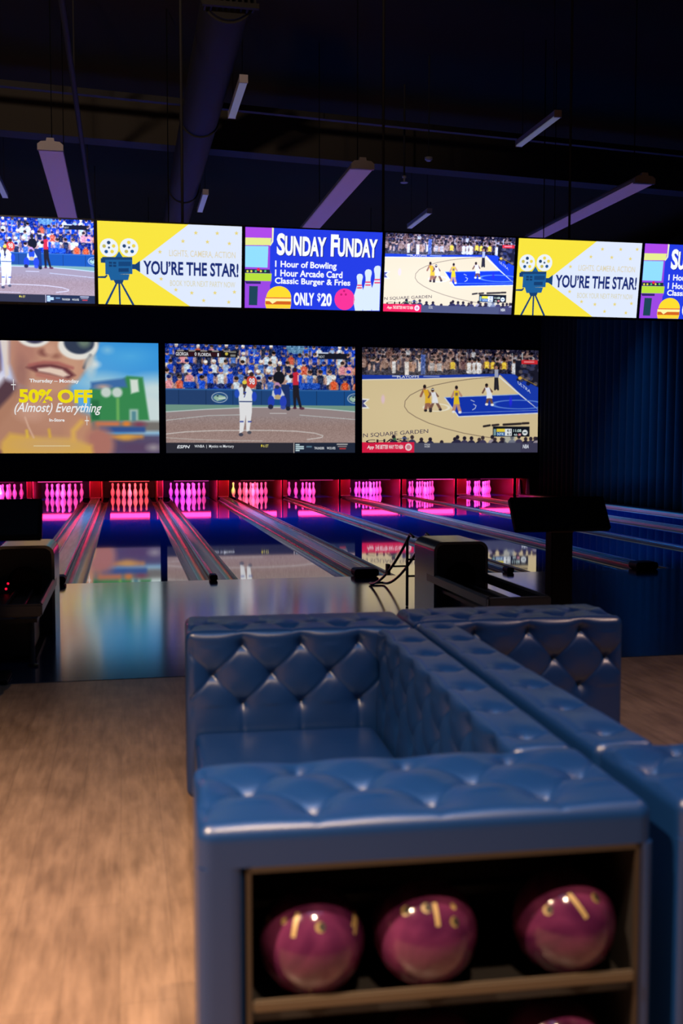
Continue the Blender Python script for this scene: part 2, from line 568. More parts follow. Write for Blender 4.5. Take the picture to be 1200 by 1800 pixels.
# ------------------------------------------------------------------ lanes, gutters, dividers
for k, x in LANES.items():
    t = empty('bowling_lane', (x, 0, 0))
    nm = ORD.get(k, 'outer')
    if k >= 1:
        lab = {1: 'glossy blue bowling lane at the far left edge, leftmost lane with pins in view',
               2: 'glossy blue bowling lane behind the left ball return, second rack of pins from left',
               3: 'glossy blue bowling lane on the left, ending at the red-orange lit rack of pins',
               4: 'glossy blue bowling lane left of centre, ending at the magenta fourth rack of pins',
               5: 'glossy blue bowling lane at centre, ending at the fifth rack with a green pin',
               6: 'glossy blue bowling lane ending at the sixth rack, where some pins are missing',
               7: 'glossy blue bowling lane behind the tall console, ending at the seventh rack of pins',
               8: 'glossy blue bowling lane right of the console, ending at the eighth rack of pins',
               9: 'glossy blue bowling lane beside the blue curtain, ending at the rightmost rack'}[k]
    else:
        lab = 'blue bowling lane beyond the left edge of the photo, ' + ('nearer to' if k == 0 else 'farther from') + ' the pins in view'
    tag(t, lab, 'bowling lane', 'bowling lanes')
    MB().box(-HL, HL, 0.002, 18.9, -.09, 0).build('lane_bed', M['lane'], t)
    for s in (-1, 1):
        prof = []
        for i in range(13):
            a = PI * i / 12
            prof.append((math.cos(a) * (GUT / 2 - .012), -.018 - math.sin(a) * .070))
        outer = [(-GUT / 2 + .002, -.012), (-GUT / 2 + .002, -.10), (GUT / 2 - .002, -.10), (GUT / 2 - .002, -.012)]
        poly = [(GUT / 2 - .012, -.012)] + prof + [(-GUT / 2 + .012, -.012)] + outer
        MB().prism([(px + s * (HL + GUT / 2), pz) for px, pz in poly], .004, 17.0).build('gutter', M['gutter'], t, smooth=True)

keys = sorted(LANES)
for a, b_ in zip(keys[:-1], keys[1:]):
    xa = LANES[a] + HL + GUT
    xb = LANES[b_] - HL - GUT
    wide = (xb - xa) > .1
    xc = (xa + xb) / 2
    t = empty('lane_divider', (xc, 0, 0))
    where = {(1, 2): 'between the two leftmost racks of pins', (2, 3): 'beside the left ball return, running to the third rack',
             (3, 4): 'between the red-orange rack and the magenta fourth rack', (4, 5): 'at centre, ending near the ramp with a black cap',
             (5, 6): 'passing right of the right ball return', (6, 7): 'passing behind the console, right of the second ball return pair',
             (7, 8): 'just right of the console', (8, 9): 'nearest to the blue curtain'}.get((a, b_), 'beyond the left edge of the photo, ' + ('nearer' if a == 0 else 'farther'))
    if wide:
        tag(t, 'wide pale lane divider ' + where, 'lane divider', 'wide lane dividers')
        h = .045
        hw = (xb - xa) / 2 - .003
        MB().prism(rounded_rect(-hw, hw, -.10, h, .02, 4, (0, 0, 1, 1)), .12, 16.9).build('division_cap', M['cap'], t, smooth=True)
        for s in (-1, 1):
            MB().tube([(s * (hw - .012), .14, h + .002), (s * (hw - .012), 16.9, h + .002)], .008, 6).build('edge_strip', M['cap_metal'], t)
        MB().prism(rounded_rect(-hw - .03, hw + .03, .0, .085, .035, 6), -.06, .13).build('end_bumper', M['rubber'], t, smooth=True)
    else:
        tag(t, 'narrow metal-ridged lane divider ' + where, 'lane divider', 'narrow lane dividers')
        h = .022
        hw = (xb - xa) / 2 - .002
        MB().prism([(-hw, -.10), (hw, -.10), (hw, h * .6), (hw * .4, h), (-hw * .4, h), (-hw, h * .6)], .08, 16.9).build('division_cap', M['cap'], t)
        MB().tube([(0, .09, h + .003), (0, 16.9, h + .003)], .010, 6).build('ridge_strip', M['cap_metal'], t, smooth=True)
        MB().prism(rounded_rect(-hw - .012, hw + .012, .0, .06, .02, 4), -.05, .10).build('end_bumper', M['rubber'], t, smooth=True)
t = empty('lane_divider', (9.994 + HL + GUT + .09, 0, 0))
tag(t, 'pale outer lane kerb along the foot of the blue curtain', 'lane divider', 'wide lane dividers')
MB().prism(rounded_rect(-.085, .08, -.10, .05, .02, 4, (0, 0, 1, 1)), .02, 16.9).build('division_cap', M['cap'], t, smooth=True)

# ------------------------------------------------------------------ pins and pinsetter bays
IN = .0254
pin_prof = [(d / 2 * IN, z * IN) for z, d in ((0, 2.03), (.2, 2.25), (.75, 2.83), (2.25, 3.9), (3.375, 4.51), (4.5, 4.77), (5.875, 4.56), (7.25, 3.7), (8.625, 2.47), (9.375, 1.97), (10, 1.80), (10.875, 1.87), (11.75, 2.09), (12.625, 2.41), (13.5, 2.55), (14.2, 2.3), (14.7, 1.55), (14.95, .6))]
pin0 = MB().lathe(pin_prof, 18).build('bowling_pin', M['pin'], smooth=True)
pin_me = pin0.data
bpy.data.objects.remove(pin0)
SPOTS = {1: (0, 0, 'head pin'), 2: (-.5, 1, 'left pin of the second row'), 3: (.5, 1, 'right pin of the second row'),
         4: (-1, 2, 'left pin of the third row'), 5: (0, 2, 'middle pin of the third row'), 6: (1, 2, 'right pin of the third row'),
         7: (-1.5, 3, 'outer left pin of the back row'), 8: (-.5, 3, 'inner left pin of the back row'), 9: (.5, 3, 'inner right pin of the back row'), 10: (1.5, 3, 'outer right pin of the back row')}
GLOW = {1: 'pink rack at the left edge', 2: 'pink lit second rack from left', 3: 'red-orange lit third rack from left', 4: 'magenta lit fourth rack from left',
        5: 'orange and pink fifth rack from left', 6: 'incomplete pink sixth rack from left', 7: 'magenta lit seventh rack from left',
        8: 'pink lit eighth rack from left', 9: 'rightmost ninth rack of pins'}
#            left colour, right colour of the light over the pins
PIN_LIGHT = {1: ((1, .05, .40), (1, .04, .30)), 2: ((1, .06, .50), (1, .05, .22)), 3: ((1, .06, .09), (1, .085, .09)),
             4: ((.85, .06, .80), (1, .05, .26)), 5: ((1, .10, .11), (1, .05, .28)), 6: ((.95, .05, .45), (1, .04, .16)),
             7: ((.95, .05, .60), (1, .05, .42)), 8: ((1, .05, .42), (1, .05, .40)), 9: ((.95, .05, .50), (1, .04, .36))}
MISSING = {6: (6, 8, 9, 10)}
PINY = 17.71
for k in range(1, 10):
    x = LANES[k]
    for n_, (sx, row, nm) in SPOTS.items():
        if n_ in MISSING.get(k, ()):
            continue
        p = bpy.data.objects.new('bowling_pin', pin_me)
        p.location = (x + sx * .3048, PINY + row * .264, .0005)
        COL.objects.link(p)
        tag(p, nm + ' in the ' + GLOW[k], 'bowling pin', 'pins of the ' + GLOW[k])
    t = empty('pinsetter_bay', (x, 16.62, 0))
    tag(t, {1: 'pink glowing pinsetter bay at the left edge, leftmost of the nine', 2: 'pink glowing pinsetter bay, second from left', 3: 'red-orange glowing pinsetter bay, third from left',
            4: 'magenta glowing pinsetter bay, fourth from left', 5: 'orange and pink glowing pinsetter bay, fifth from left', 6: 'dimmer glowing pinsetter bay with missing pins, sixth from left',
            7: 'magenta glowing pinsetter bay, seventh from left', 8: 'pink glowing pinsetter bay, eighth from left', 9: 'glowing pinsetter bay at right end below the basketball screen'}[k], 'pinsetter', 'pinsetter bays')
    hi_l = {True: .740, False: .772}
    for s in (-1, 1):
        MB().box(s * .722 - .008, s * .722 + .008, .60, 3.6, -.10, 1.3).build('side_panel', M['kick'], t)
        # rounded lower nose of the side panel
        MB().tube([(s * .722, .60, .055), (s * .722, .60, .62)], .012, 8).build('panel_edge', M['kick_front'], t)
    MB().box(-.71, .71, 3.2, 3.24, -.10, 1.3).build('pit_curtain', M['pit'], t)
    MB().box(-.714, .714, .02, 3.6, 1.3, 1.33).build('bay_hood', M['mask'], t)
    cl, cr_ = PIN_LIGHT[k]
    barmat = pmat('pink light bar glow', (.1, .01, .04), .5, emit=(*[(u_ + v_) / 2 for u_, v_ in zip(cl, cr_)], 1), es={2: 1.3, 3: .9, 8: 1.3, 4: .6, 6: .5}.get(k, .2))
    half = {2: (-.55, .55), 3: (-.52, .50), 8: (-.55, .5), 7: (-.3, .3)}.get(k, (-.45, .45))
    MB().box(half[0], half[1], -.012, .012, .478, .497).build('light_bar', barmat, t)
    for s, c_ in ((-1, cl), (1, cr_)):
        pw = {6: 22, 9: 26}.get(k, 26)
        la = lamp('pin_light', 'AREA', (s * .33, .26, .60), pw, c_, None, shape='RECTANGLE', size=.5, size_y=.06, spread=R(150))
        la.parent = t
        la.rotation_euler = (R(68), 0, 0)
    la = lamp('added_red_wash', 'AREA', (0, -.02, .40), 2.6, (1, .015, .08), None, shape='RECTANGLE', size=1.0, size_y=.12, spread=R(150))  # added red light that reddens the gutters and dividers
    la.parent = t
    la.rotation_euler = (R(-78), 0, 0)
# green-lit pin at the left of the fifth rack gets its own small lamp colour
lamp('green_pin_lamp', 'SPOT', (3.331 - .56, 18.05, .52), 15, (.03, 1.0, .03), (3.331 - .457, 18.50, .2), spot_size=R(30), spot_blend=.3, shadow_soft_size=.02)
lamp('green_pin_lamp', 'SPOT', (-3.331 - .02, 17.1, .5), 16, (.40, 1.0, .06), (-3.331, 17.71, .2), spot_size=R(16), spot_blend=.3, shadow_soft_size=.02)

for a, b_ in zip(keys[:-1], keys[1:]):
    if a < 1:
        continue
    xa, xb = LANES[a] + .738, LANES[b_] - .738
    hw = (xb - xa) / 2
    t = empty('division_front', ((xa + xb) / 2, 17.0, 0))
    tag(t, 'red panel between the ' + ORD[a] + ' and ' + ORD[b_] + ' pin racks from left', 'panel', 'red division panels')
    MB().box(-hw + .001, hw - .001, 0, .03, .055, 1.2).build('panel', M['kick_front'], t)
    MB().box(-hw + .001, hw - .001, -.06, .03, .036, .055).build('sill', M['cream'], t)
    if hw > .08:
        la = lamp('division_glow', 'AREA', (0, -.33, .66), 1.3, (1, .03, .06), None, shape='RECTANGLE', size=.2, size_y=.06)
        la.parent = t
        la.rotation_euler = (R(48), 0, 0)
# end wall edge at the right of the ninth rack
t = empty('division_front', (10.96, 17.0, 0))
tag(t, 'cream edged end panel right of the rightmost pin rack', 'panel', 'red division panels')
MB().box(-.22, .2, 0, .03, .0, 1.2).build('panel', M['kick_front'], t)
MB().prism([(-.20, .0), (-.10, .0), (-.15, .47)], -.03, -.005).build('edge_trim', M['cream'], t)
MB().prism([(.05, .0), (.17, .0), (.13, .47), (.08, .47)], -.03, -.005).build('edge_trim', M['cream'], t)

# ------------------------------------------------------------------ picture painter (display contents)


class Paint:
    def __init__(self, nx, ny, bg):
        self.nx, self.ny = nx, ny
        self.a = np.zeros((ny, nx, 3)) + np.array(bg, float)
        self.X, self.Y = np.meshgrid((np.arange(nx)) / (nx - 1) * 1.778, np.arange(ny) / (ny - 1))
        self.px = 1.0 / ny

    def blend(self, mask, col, alpha=1.0):
        mk_ = (np.clip(mask, 0, 1) * alpha)[..., None]
        self.a = self.a * (1 - mk_) + np.array(col, float) * mk_

    def rect(self, u0, v0, u1, v1, col, soft=1.0, alpha=1.0):
        s = soft * self.px
        m_ = np.clip((self.X - u0 * 1.778) / s + .5, 0, 1) * np.clip((u1 * 1.778 - self.X) / s + .5, 0, 1) * np.clip((self.Y - v0) / s + .5, 0, 1) * np.clip((v1 - self.Y) / s + .5, 0, 1)
        self.blend(m_, col, alpha)

    def ell(self, u, v, ru, rv, col, soft=1.0, alpha=1.0, rot=0, ring=None):
        dx, dy = self.X - u * 1.778, self.Y - v
        c, s_ = math.cos(rot), math.sin(rot)
        ax, ay = (dx * c + dy * s_) / (ru * 1.778), (-dx * s_ + dy * c) / rv
        d = np.sqrt(ax * ax + ay * ay) + 1e-9
        sc = min(ru * 1.778, rv)
        sd = (d - 1) * sc
        if ring:
            sd = np.abs(sd) - ring
        self.blend(.5 - sd / (soft * self.px), col, alpha)

    def poly(self, pts, col, soft=1.0, alpha=1.0):
        P = [(u * 1.778, v) for u, v in pts]
        d = np.full(self.X.shape, 1e9)
        ins = np.zeros(self.X.shape, bool)
        for i in range(len(P)):
            (x0, y0), (x1, y1) = P[i], P[(i + 1) % len(P)]
            ex, ey = x1 - x0, y1 - y0
            t_ = np.clip(((self.X - x0) * ex + (self.Y - y0) * ey) / (ex * ex + ey * ey + 1e-12), 0, 1)
            d = np.minimum(d, np.hypot(self.X - x0 - t_ * ex, self.Y - y0 - t_ * ey))
            if y0 != y1:
                cond = ((y0 > self.Y) != (y1 > self.Y)) & (self.X < (x1 - x0) * (self.Y - y0) / (y1 - y0) + x0)
                ins ^= cond
        sd = np.where(ins, -d, d)
        self.blend(.5 - sd / (soft * self.px), col, alpha)

    def line(self, pts, w_, col, soft=1.0, alpha=1.0):
        P = [(u * 1.778, v) for u, v in pts]
        d = np.full(self.X.shape, 1e9)
        for (x0, y0), (x1, y1) in zip(P[:-1], P[1:]):
            ex, ey = x1 - x0, y1 - y0
            t_ = np.clip(((self.X - x0) * ex + (self.Y - y0) * ey) / (ex * ex + ey * ey + 1e-12), 0, 1)
            d = np.minimum(d, np.hypot(self.X - x0 - t_ * ex, self.Y - y0 - t_ * ey))
        self.blend(.5 - (d - w_ / 2) / (soft * self.px), col, alpha)

    def noise(self, v0, v1, amp, rng, cell=2):
        h, w_ = self.a.shape[:2]
        nz = rng.normal(0, amp, (h // cell + 1, w_ // cell + 1))
        nz = np.kron(nz, np.ones((cell, cell)))[:h, :w_]
        mk_ = ((self.Y >= v0) & (self.Y <= v1))[..., None]
        self.a = np.clip(self.a + nz[..., None] * mk_, 0, 255)


def sit_person(p, u, v, s, shirt, skin, hair, pants=None):
    """seated spectator; s = head radius in v"""
    k = 1 / 1.778
    p.ell(u, v + s * 3.4, s * 2.0 * k, s * 2.5, shirt, 1.6)
    p.ell(u - s * 1.7 * k, v + s * 3.6, s * .55 * k, s * 1.7, skin, 1.3, .8)
    p.ell(u + s * 1.7 * k, v + s * 3.6, s * .55 * k, s * 1.7, skin, 1.3, .8)
    if pants:
        p.ell(u, v + s * 6.0, s * 1.7 * k, s * 1.1, pants, 1.5)
    p.ell(u, v, s * .95 * k, s * 1.1, skin, 1.2)
    p.ell(u, v - s * .5, s * 1.0 * k, s * .75, hair, 1.2)


def paint_baseball():
    rng = np.random.default_rng(4)
    p = Paint(420, 236, (22, 48, 128))
    for i in range(26):
        u, v = rng.random(), rng.random() * .4
        p.rect(u, v, u + .07, v + .025, (30, 70, 190), 2, .8)
    p.rect(.63, 0, .75, .07, (70, 120, 160), 2)
    for q in range(5):
        p.rect(.62, .005 + q * .016, .75, .010 + q * .016, (130, 170, 200), 1)
    shirts = [(30, 70, 200), (25, 60, 190), (190, 210, 228), (205, 218, 230), (30, 80, 210), (205, 90, 66), (24, 44, 120), (215, 140, 150), (20, 50, 160), (70, 110, 190), (30, 40, 70), (160, 186, 224), (28, 66, 196), (34, 84, 214)]
    rows = [(.015, .016, 27), (.085, .018, 23), (.165, .020, 21), (.25, .022, 19), (.315, .022, 17)]
    for v, s, n_ in rows:
        off = rng.random() * .03
        for i in range(n_ + 1):
            u = off + i / n_ + rng.normal(0, .006)
            if rng.random() < .13:
                continue
            if v > .3 and .64 < u < .84 and rng.random() < .8:
                continue
            sh = shirts[rng.integers(len(shirts))]
            if v > .3 and u > .77:
                sh = [(220, 90, 50), (30, 70, 190), (215, 85, 45)][rng.integers(3)]
            hair = [(40, 30, 30), (30, 60, 180), (230, 230, 225), (60, 45, 40), (25, 40, 110)][rng.integers(5)]
            skin = [(205, 165, 145), (190, 145, 125), (160, 120, 100)][rng.integers(3)]
            sit_person(p, u, v + rng.normal(0, .004), s, sh, skin, hair, [(200, 190, 175), (60, 60, 80), (30, 40, 90)][rng.integers(3)])
    for u in (.66, .72, .78, .12):
        p.rect(u - .03, .345, u + .03, .40, (28, 75, 180), 2)
    p.noise(0, .41, 16, rng, 2)
    p.noise(0, .41, 12, rng, 5)
    # fan with a number
    p.ell(.445, .34, .028, .06, (205, 70, 60), 1.5)
    p.ell(.445, .27, .012, .022, (60, 40, 40), 1.5)
    # wall
    p.rect(-.1, .415, 1.1, .555, (38, 66, 112), 1.2)
    p.rect(.25, .415, 1.1, .555, (30, 72, 130), 1.5, .6)
    p.rect(.55, .415, 1.1, .555, (22, 82, 150), 1.5, .6)
    p.rect(-.1, .408, 1.1, .42, (50, 100, 160), 1.2)
    for u in (.065, .205, .345, .495, .62, .79, .94):
        p.rect(u, .42, u + .003, .555, (22, 46, 84), 1.0)
    for u in (.277, 1.0):
        p.ell(u, .487, .042, .048, (190, 205, 215), 1.3)
        p.ell(u, .487, .038, .043, (40, 80, 130), 1.3)
        p.ell(u - .004, .49, .028, .026, (130, 165, 150), 1.3)
        p.poly([(u - .03, .49), (u - .012, .458), (u + .0, .47), (u + .03, .476), (u + .034, .50), (u + .004, .51), (u - .012, .522)], (150, 185, 165), 1.2)
        p.line([(u - .004, .495), (u + .03, .492)], .008, (225, 225, 220), 1)
        p.ell(u - .010, .472, .006, .008, (40, 60, 90), 1)
    # grass, dirt
    p.rect(-.1, .555, 1.1, .66, (112, 150, 136), 1.2)
    p.poly([(-.1, .635), (.2, .60), (.45, .575), (.66, .573), (.8, .585), (1.1, .63), (1.1, 1.1), (-.1, 1.1)], (150, 134, 134), 2.0)
    p.line([(-.1, .635), (.2, .598), (.45, .575), (.66, .573), (.85, .59), (1.1, .625)], .008, (195, 205, 205), 1.5)
    p.rect(-.1, .70, 1.1, .93, (152, 128, 122), 24)
    p.rect(-.1, .82, 1.1, .95, (158, 134, 128), 20)
    p.line([(0, .70), (.22, .655), (.4, .645)], .006, (190, 195, 195), 1.5)
    p.line([(.70, .645), (.85, .665), (1.0, .685)], .006, (190, 195, 195), 1.5)
    p.rect(.54, .628, .63, .633, (215, 215, 215), 1.2)
    p.line([(0, .825), (.1, .805), (.25, .793), (.4, .79), (.55, .79), (.68, .797), (.78, .815), (.825, .838), (.82, .855), (.74, .875)], .009, (200, 192, 188), 1.5)
    p.line([(0, .86), (.15, .875), (.3, .885), (.5, .888)], .007, (185, 175, 170), 1.5)
    p.noise(.66, .92, 5, rng, 2)
    # umpire, catcher, batter
    p.ell(.59, .30, .030, .062, (24, 26, 36), 1.4)
    p.ell(.588, .215, .013, .028, (45, 40, 45), 1.4)
    p.line([(.565, .34), (.60, .375), (.63, .33)], .022, (180, 140, 125), 1.3)
    p.poly([(.60, .36), (.645, .36), (.65, .57), (.62, .58), (.615, .5)], (30, 50, 100), 1.5)
    p.ell(.638, .585, .012, .02, (35, 40, 50), 1.3)
    p.poly([(.555, .42), (.60, .395), (.62, .46), (.60, .50), (.55, .495)], (205, 210, 220), 1.5)
    p.ell(.583, .425, .020, .048, (38, 68, 190), 1.4)
    p.ell(.581, .365, .014, .024, (190, 140, 180), 1.3)
    p.ell(.58, .385, .012, .018, (50, 50, 80), 1.3)
    p.ell(.583, .478, .017, .022, (190, 165, 120), 1.4)
    p.ell(.548, .52, .018, .055, (36, 64, 180), 1.4)
    p.ell(.612, .52, .018, .055, (40, 66, 185), 1.4)
    p.ell(.545, .57, .014, .022, (40, 44, 70), 1.4)
    p.ell(.612, .575, .014, .018, (60, 80, 170), 1.4)
    p.poly([(.663, .36), (.695, .36), (.698, .46), (.712, .575), (.700, .58), (.682, .48), (.680, .575), (.668, .575), (.664, .47)], (34, 32, 40), 1.3)
    p.poly([(.663, .25), (.688, .24), (.697, .27), (.694, .365), (.664, .365)], (200, 42, 62), 1.3)
    p.ell(.675, .222, .011, .022, (50, 35, 40), 1.3)
    p.ell(.655, .285, .012, .018, (35, 30, 40), 1.3)
    p.rect(.690, .27, .694, .33, (235, 235, 235), 1)
    p.ell(.674, .58, .010, .010, (80, 40, 60), 1.2)
    p.ell(.712, .583, .014, .012, (90, 50, 70), 1.2)
    # pitcher seen from behind
    p.poly([(.379, .53), (.447, .53), (.446, .62), (.432, .80), (.416, .80), (.414, .65), (.40, .80), (.380, .82), (.382, .66)], (228, 228, 230), 1.4)
    p.poly([(.372, .41), (.39, .385), (.432, .385), (.450, .43), (.447, .54), (.379, .54)], (225, 230, 234), 1.4)
    p.ell(.368, .45, .013, .04, (40, 80, 190), 1.4)
    p.ell(.459, .475, .013, .045, (38, 72, 190), 1.4)
    p.rect(.38, .518, .447, .528, (40, 55, 110), 1.2)
    p.ell(.408, .372, .012, .032, (70, 60, 50), 1.3)
    p.line([(.408, .37), (.406, .45)], .018, (66, 56, 60), 1.4)
    p.ell(.408, .345, .012, .018, (225, 205, 70), 1.3)
    p.rect(.382, .703, .402, .715, (40, 60, 150), 1.2)
    p.rect(.424, .703, .444, .715, (40, 60, 150), 1.2)
    p.ell(.388, .83, .012, .016, (70, 70, 85), 1.2)
    p.ell(.432, .81, .011, .015, (80, 80, 90), 1.2)
    # bars
    p.rect(-.1, .905, 1.1, 1.1, (44, 44, 54), 1.2)
    p.rect(.667, .905, .670, 1.1, (215, 205, 200), 1)
    p.rect(.672, .905, 1.1, 1.1, (34, 42, 60), 1.2)
    p.rect(.052, .055, .372, .118, (22, 20, 26), 1.2)
    p.rect(.052, .075, .285, .112, (52, 22, 30), 1.2)
    p.rect(.80, .065, .955, .118, (24, 26, 40), 1.2)
    p.rect(.80, .055, .855, .068, (200, 210, 230), 1.2)
    p.ell(.315, .085, .008, .014, (210, 190, 70), 1.2)
    for k in range(5):
        p.rect(.06 + k * .06, .055, .095 + k * .06, .068, (190, 180, 170), 1.6, .8)
    p.rect(.330, .06, .365, .075, (150, 150, 140), 1.6, .8)
    p.rect(.335, .09, .362, .11, (160, 160, 150), 1.6, .8)
    # small clusters at lower right
    for q in range(4):
        p.rect(.677, .918 + .018 * q, .677 + (.022 if q in (0, 3) else .045), .930 + .018 * q, (200, 225, 230), 1.2)
    p.rect(.735, .935, .765, .95, (90, 120, 140), 1.4)
    p.rect(.90, .915, .96, .925, (200, 195, 190), 1.4)
    p.rect(.905, .935, .955, .945, (150, 140, 140), 1.4)
    p.rect(.915, .955, .95, .967, (190, 60, 60), 1.4)
    p.ell(.497, .933, .004, .012, (230, 210, 60), 1)
    return p.a


def paint_basketball():
    rng = np.random.default_rng(8)
    p = Paint(420, 236, (28, 27, 48))
    tones = [(200, 200, 205), (170, 165, 170), (60, 62, 90), (150, 110, 95), (90, 75, 85), (40, 42, 70), (190, 150, 130), (35, 35, 50), (120, 80, 80), (230, 230, 228)]
    for v, s, n_ in ((.012, .016, 34), (.05, .017, 32), (.09, .018, 30)):
        for i in range(n_ + 1):
            if rng.random() < .12:
                continue
            u = i / n_ + rng.normal(0, .008)
            sh = tones[rng.integers(len(tones))]
            sit_person(p, u, v + rng.normal(0, .006), s, sh, [(190, 145, 125), (120, 85, 70), (205, 165, 145)][rng.integers(3)], [(30, 26, 30), (70, 55, 50), (40, 35, 40)][rng.integers(3)])
    p.rect(-.1, .0, 1.1, .28, (24, 22, 44), 1.2, .28)
    for i in range(26):
        u = rng.random()
        if .45 < u:
            continue
        sh = tones[rng.integers(len(tones))]
        sit_person(p, u, .115 + rng.normal(0, .01), .019, sh, (195, 150, 130), (40, 34, 36), (40, 40, 60))
    for u in (.505, .70, .735, .76, .80):
        yel = (225, 190, 60)
        sit_person(p, u, .105 + rng.normal(0, .006), .017, yel if u != .76 else (40, 38, 45), (110, 75, 60), (25, 22, 25), (40, 40, 60))
    for u in (.60, .63, .655, .86):
        sit_person(p, u, .11, .018, (215, 215, 218), (120, 85, 70), (30, 26, 30), (200, 200, 205))
    p.rect(.165, .13, .185, .24, (205, 205, 210), 1.5)
    p.rect(.235, .13, .258, .265, (215, 210, 210), 1.5)
    p.rect(.325, .06, .350, .25, (60, 85, 160), 1.6)
    p.rect(.30, .11, .31, .24, (60, 60, 80), 1.5)
    p.noise(0, .30, 15, rng, 2)
    p.noise(0, .30, 14, rng, 5)
    # court
    p.poly([(-.1, .305), (.2, .285), (.77, .245), (1.1, .22), (1.1, 1.1), (-.1, 1.1)], (210, 190, 146), 1.2)
    p.ell(.3, .62, .45, .35, (222, 203, 160), 110, .5)
    p.poly([(-.1, .262), (.35, .258), (.77, .232), (.77, .262), (.35, .288), (-.1, .31)], (28, 56, 160), 1.2)
    p.line([(-.1, .312), (.35, .29), (.76, .262)], .008, (228, 226, 220), 1.2)
    p.rect(.165, .262, .205, .275, (200, 205, 220), 1.4, .8)
    p.rect(.34, .262, .43, .272, (160, 175, 215), 1.4, .8)
    # apron at right
    p.poly([(.77, .232), (.86, .235), (1.1, .42), (1.1, .65), (.985, .57)], (26, 58, 170), 1.2)
    p.line([(.772, .262), (1.005, .588)], .011, (225, 228, 230), 1.2)
    p.poly([(.865, .10), (1.1, .10), (1.1, .43), (1.0, .36), (.90, .285), (.865, .24)], (26, 26, 42), 2.5)
    for i in range(30):
        u, v = .88 + rng.random() * .13, .14 + rng.random() * .2
        p.ell(u, v, .012, .018, [(60, 60, 85), (20, 20, 34), (100, 90, 95), (44, 52, 90)][rng.integers(4)], 1.6, .8)
    p.ell(.893, .272, .011, .016, (215, 170, 60), 1.3)
    p.line([(.905, .27), (.99, .34)], .004, (190, 150, 60), 1.2)
    p.rect(.845, .03, .848, .2, (190, 200, 205), 1.2)
    p.rect(.903, .03, .907, .14, (190, 200, 205), 1.2)
    p.rect(.90, .095, .995, .135, (205, 40, 50), 1.3)
    p.rect(.915, .108, .975, .120, (235, 170, 170), 1.6, .8)
    # key
    p.poly([(.46, .468), (.885, .430), (1.0, .578), (1.0, .618), (.54, .652)], (20, 52, 172), 1.2)
    p.line([(.46, .468), (.54, .652), (1.02, .612)], .010, (215, 222, 228), 1.2)
    p.line([(.46, .468), (.885, .432)], .007, (150, 180, 220), 1.2)
    p.line([(.54, .615), (1.02, .585)], .005, (110, 145, 215), 1.2)
    p.ell(.885, .53, .15, .042, (100, 140, 215), 1.2, 1, 0, .0035)
    p.line([(.61, .49), (.63, .505)], .006, (200, 210, 225), 1.2)
    p.line([(.625, .53), (.64, .545), (.635, .57), (.62, .585)], .007, (200, 210, 225), 1.2)
    p.ell(.415, .565, .07, .035, (235, 228, 205), 1.2, 1, 0, .004)
    p.ell(.84, .50, .008, .045, (40, 40, 235), 3, .8)
    p.ell(.115, .49, .010, .04, (225, 190, 215), 3, .7)
    # three point line
    arc = []
    for i in range(41):
        a = R(262 - 150 * i / 40)
        arc.append((.74 + .505 * math.cos(a) * 1.0, .545 + .285 * math.sin(a)))
    arc = [(.745, .262), (.62, .285), (.50, .315), (.40, .352), (.32, .40), (.265, .45), (.238, .505), (.235, .56), (.255, .61), (.30, .66), (.37, .715), (.46, .765), (.57, .812), (.68, .845), (.76, .862)]
    p.line(arc, .005, (92, 72, 66), 1.3)
    # mark at left
    p.poly([(0, .485), (.042, .488), (.015, .53), (.040, .58), (0, .58)], (235, 232, 225), 1.4)
    p.poly([(0, .498), (.026, .50), (.006, .53), (.026, .565), (0, .568)], (70, 70, 120), 1.4)

    def man(u, v, h, top, bot, skin, lean=0., shoe=(230, 230, 230), spread=.018):
        k = h
        p.line([(u, v + k * .50), (u - spread, v + k * .95)], .026 * k / .2, skin, 1.2)
        p.line([(u, v + k * .50), (u + spread * 1.3, v + k * .97)], .026 * k / .2, skin, 1.2)
        p.ell(u - spread, v + k * .98, .009, .012, shoe, 1.1)
        p.ell(u + spread * 1.3, v + k, .009, .012, shoe, 1.1)
        p.line([(u - .012 + lean, v + k * .20), (u - .026 + lean, v + k * .42)], .017 * k / .2, skin, 1.2)
        p.line([(u + .012 + lean, v + k * .20), (u + .028 + lean, v + k * .36)], .017 * k / .2, skin, 1.2)
        p.poly([(u - .013 + lean, v + k * .16), (u + .013 + lean, v + k * .16), (u + .013, v + k * .46), (u - .013, v + k * .46)], top, 1.2)
        p.poly([(u - .014, v + k * .44), (u + .014, v + k * .44), (u + .02, v + k * .70), (u + .002, v + k * .68), (u - .016, v + k * .70)], bot, 1.2)
        p.ell(u + lean * 1.3, v + k * .07, .0085, .022 * k / .2, skin, 1.1)
        p.ell(u + lean * 1.3, v + k * .04, .0085, .014 * k / .2, (30, 25, 28), 1.1)

    man(.365, .355, .245, (222, 172, 45), (222, 176, 50), (150, 100, 80), -.014, (40, 36, 40), .012)
    man(.405, .385, .20, (225, 225, 228), (228, 228, 230), (120, 85, 72), -.010, (60, 50, 55), .024)
    p.rect(.385, .387, .40, .394, (240, 240, 240), 1)
    man(.527, .36, .25, (226, 190, 40), (226, 190, 40), (185, 140, 115), 0, (225, 225, 230), .016)
    p.rect(.52, .42, .535, .45, (120, 95, 90), 1.4)
    man(.715, .335, .20, (225, 225, 232), (225, 228, 235), (110, 75, 65), -.012, (235, 235, 235), .014)
    # referee
    p.poly([(.747, .27), (.764, .27), (.768, .385), (.745, .385)], (50, 48, 58), 1.2)
    p.line([(.750, .26), (.748, .385)], .02, (36, 34, 42), 1.2)
    p.line([(.760, .26), (.766, .385)], .02, (36, 34, 42), 1.2)
    p.rect(.745, .19, .766, .27, (160, 165, 185), 1.3)
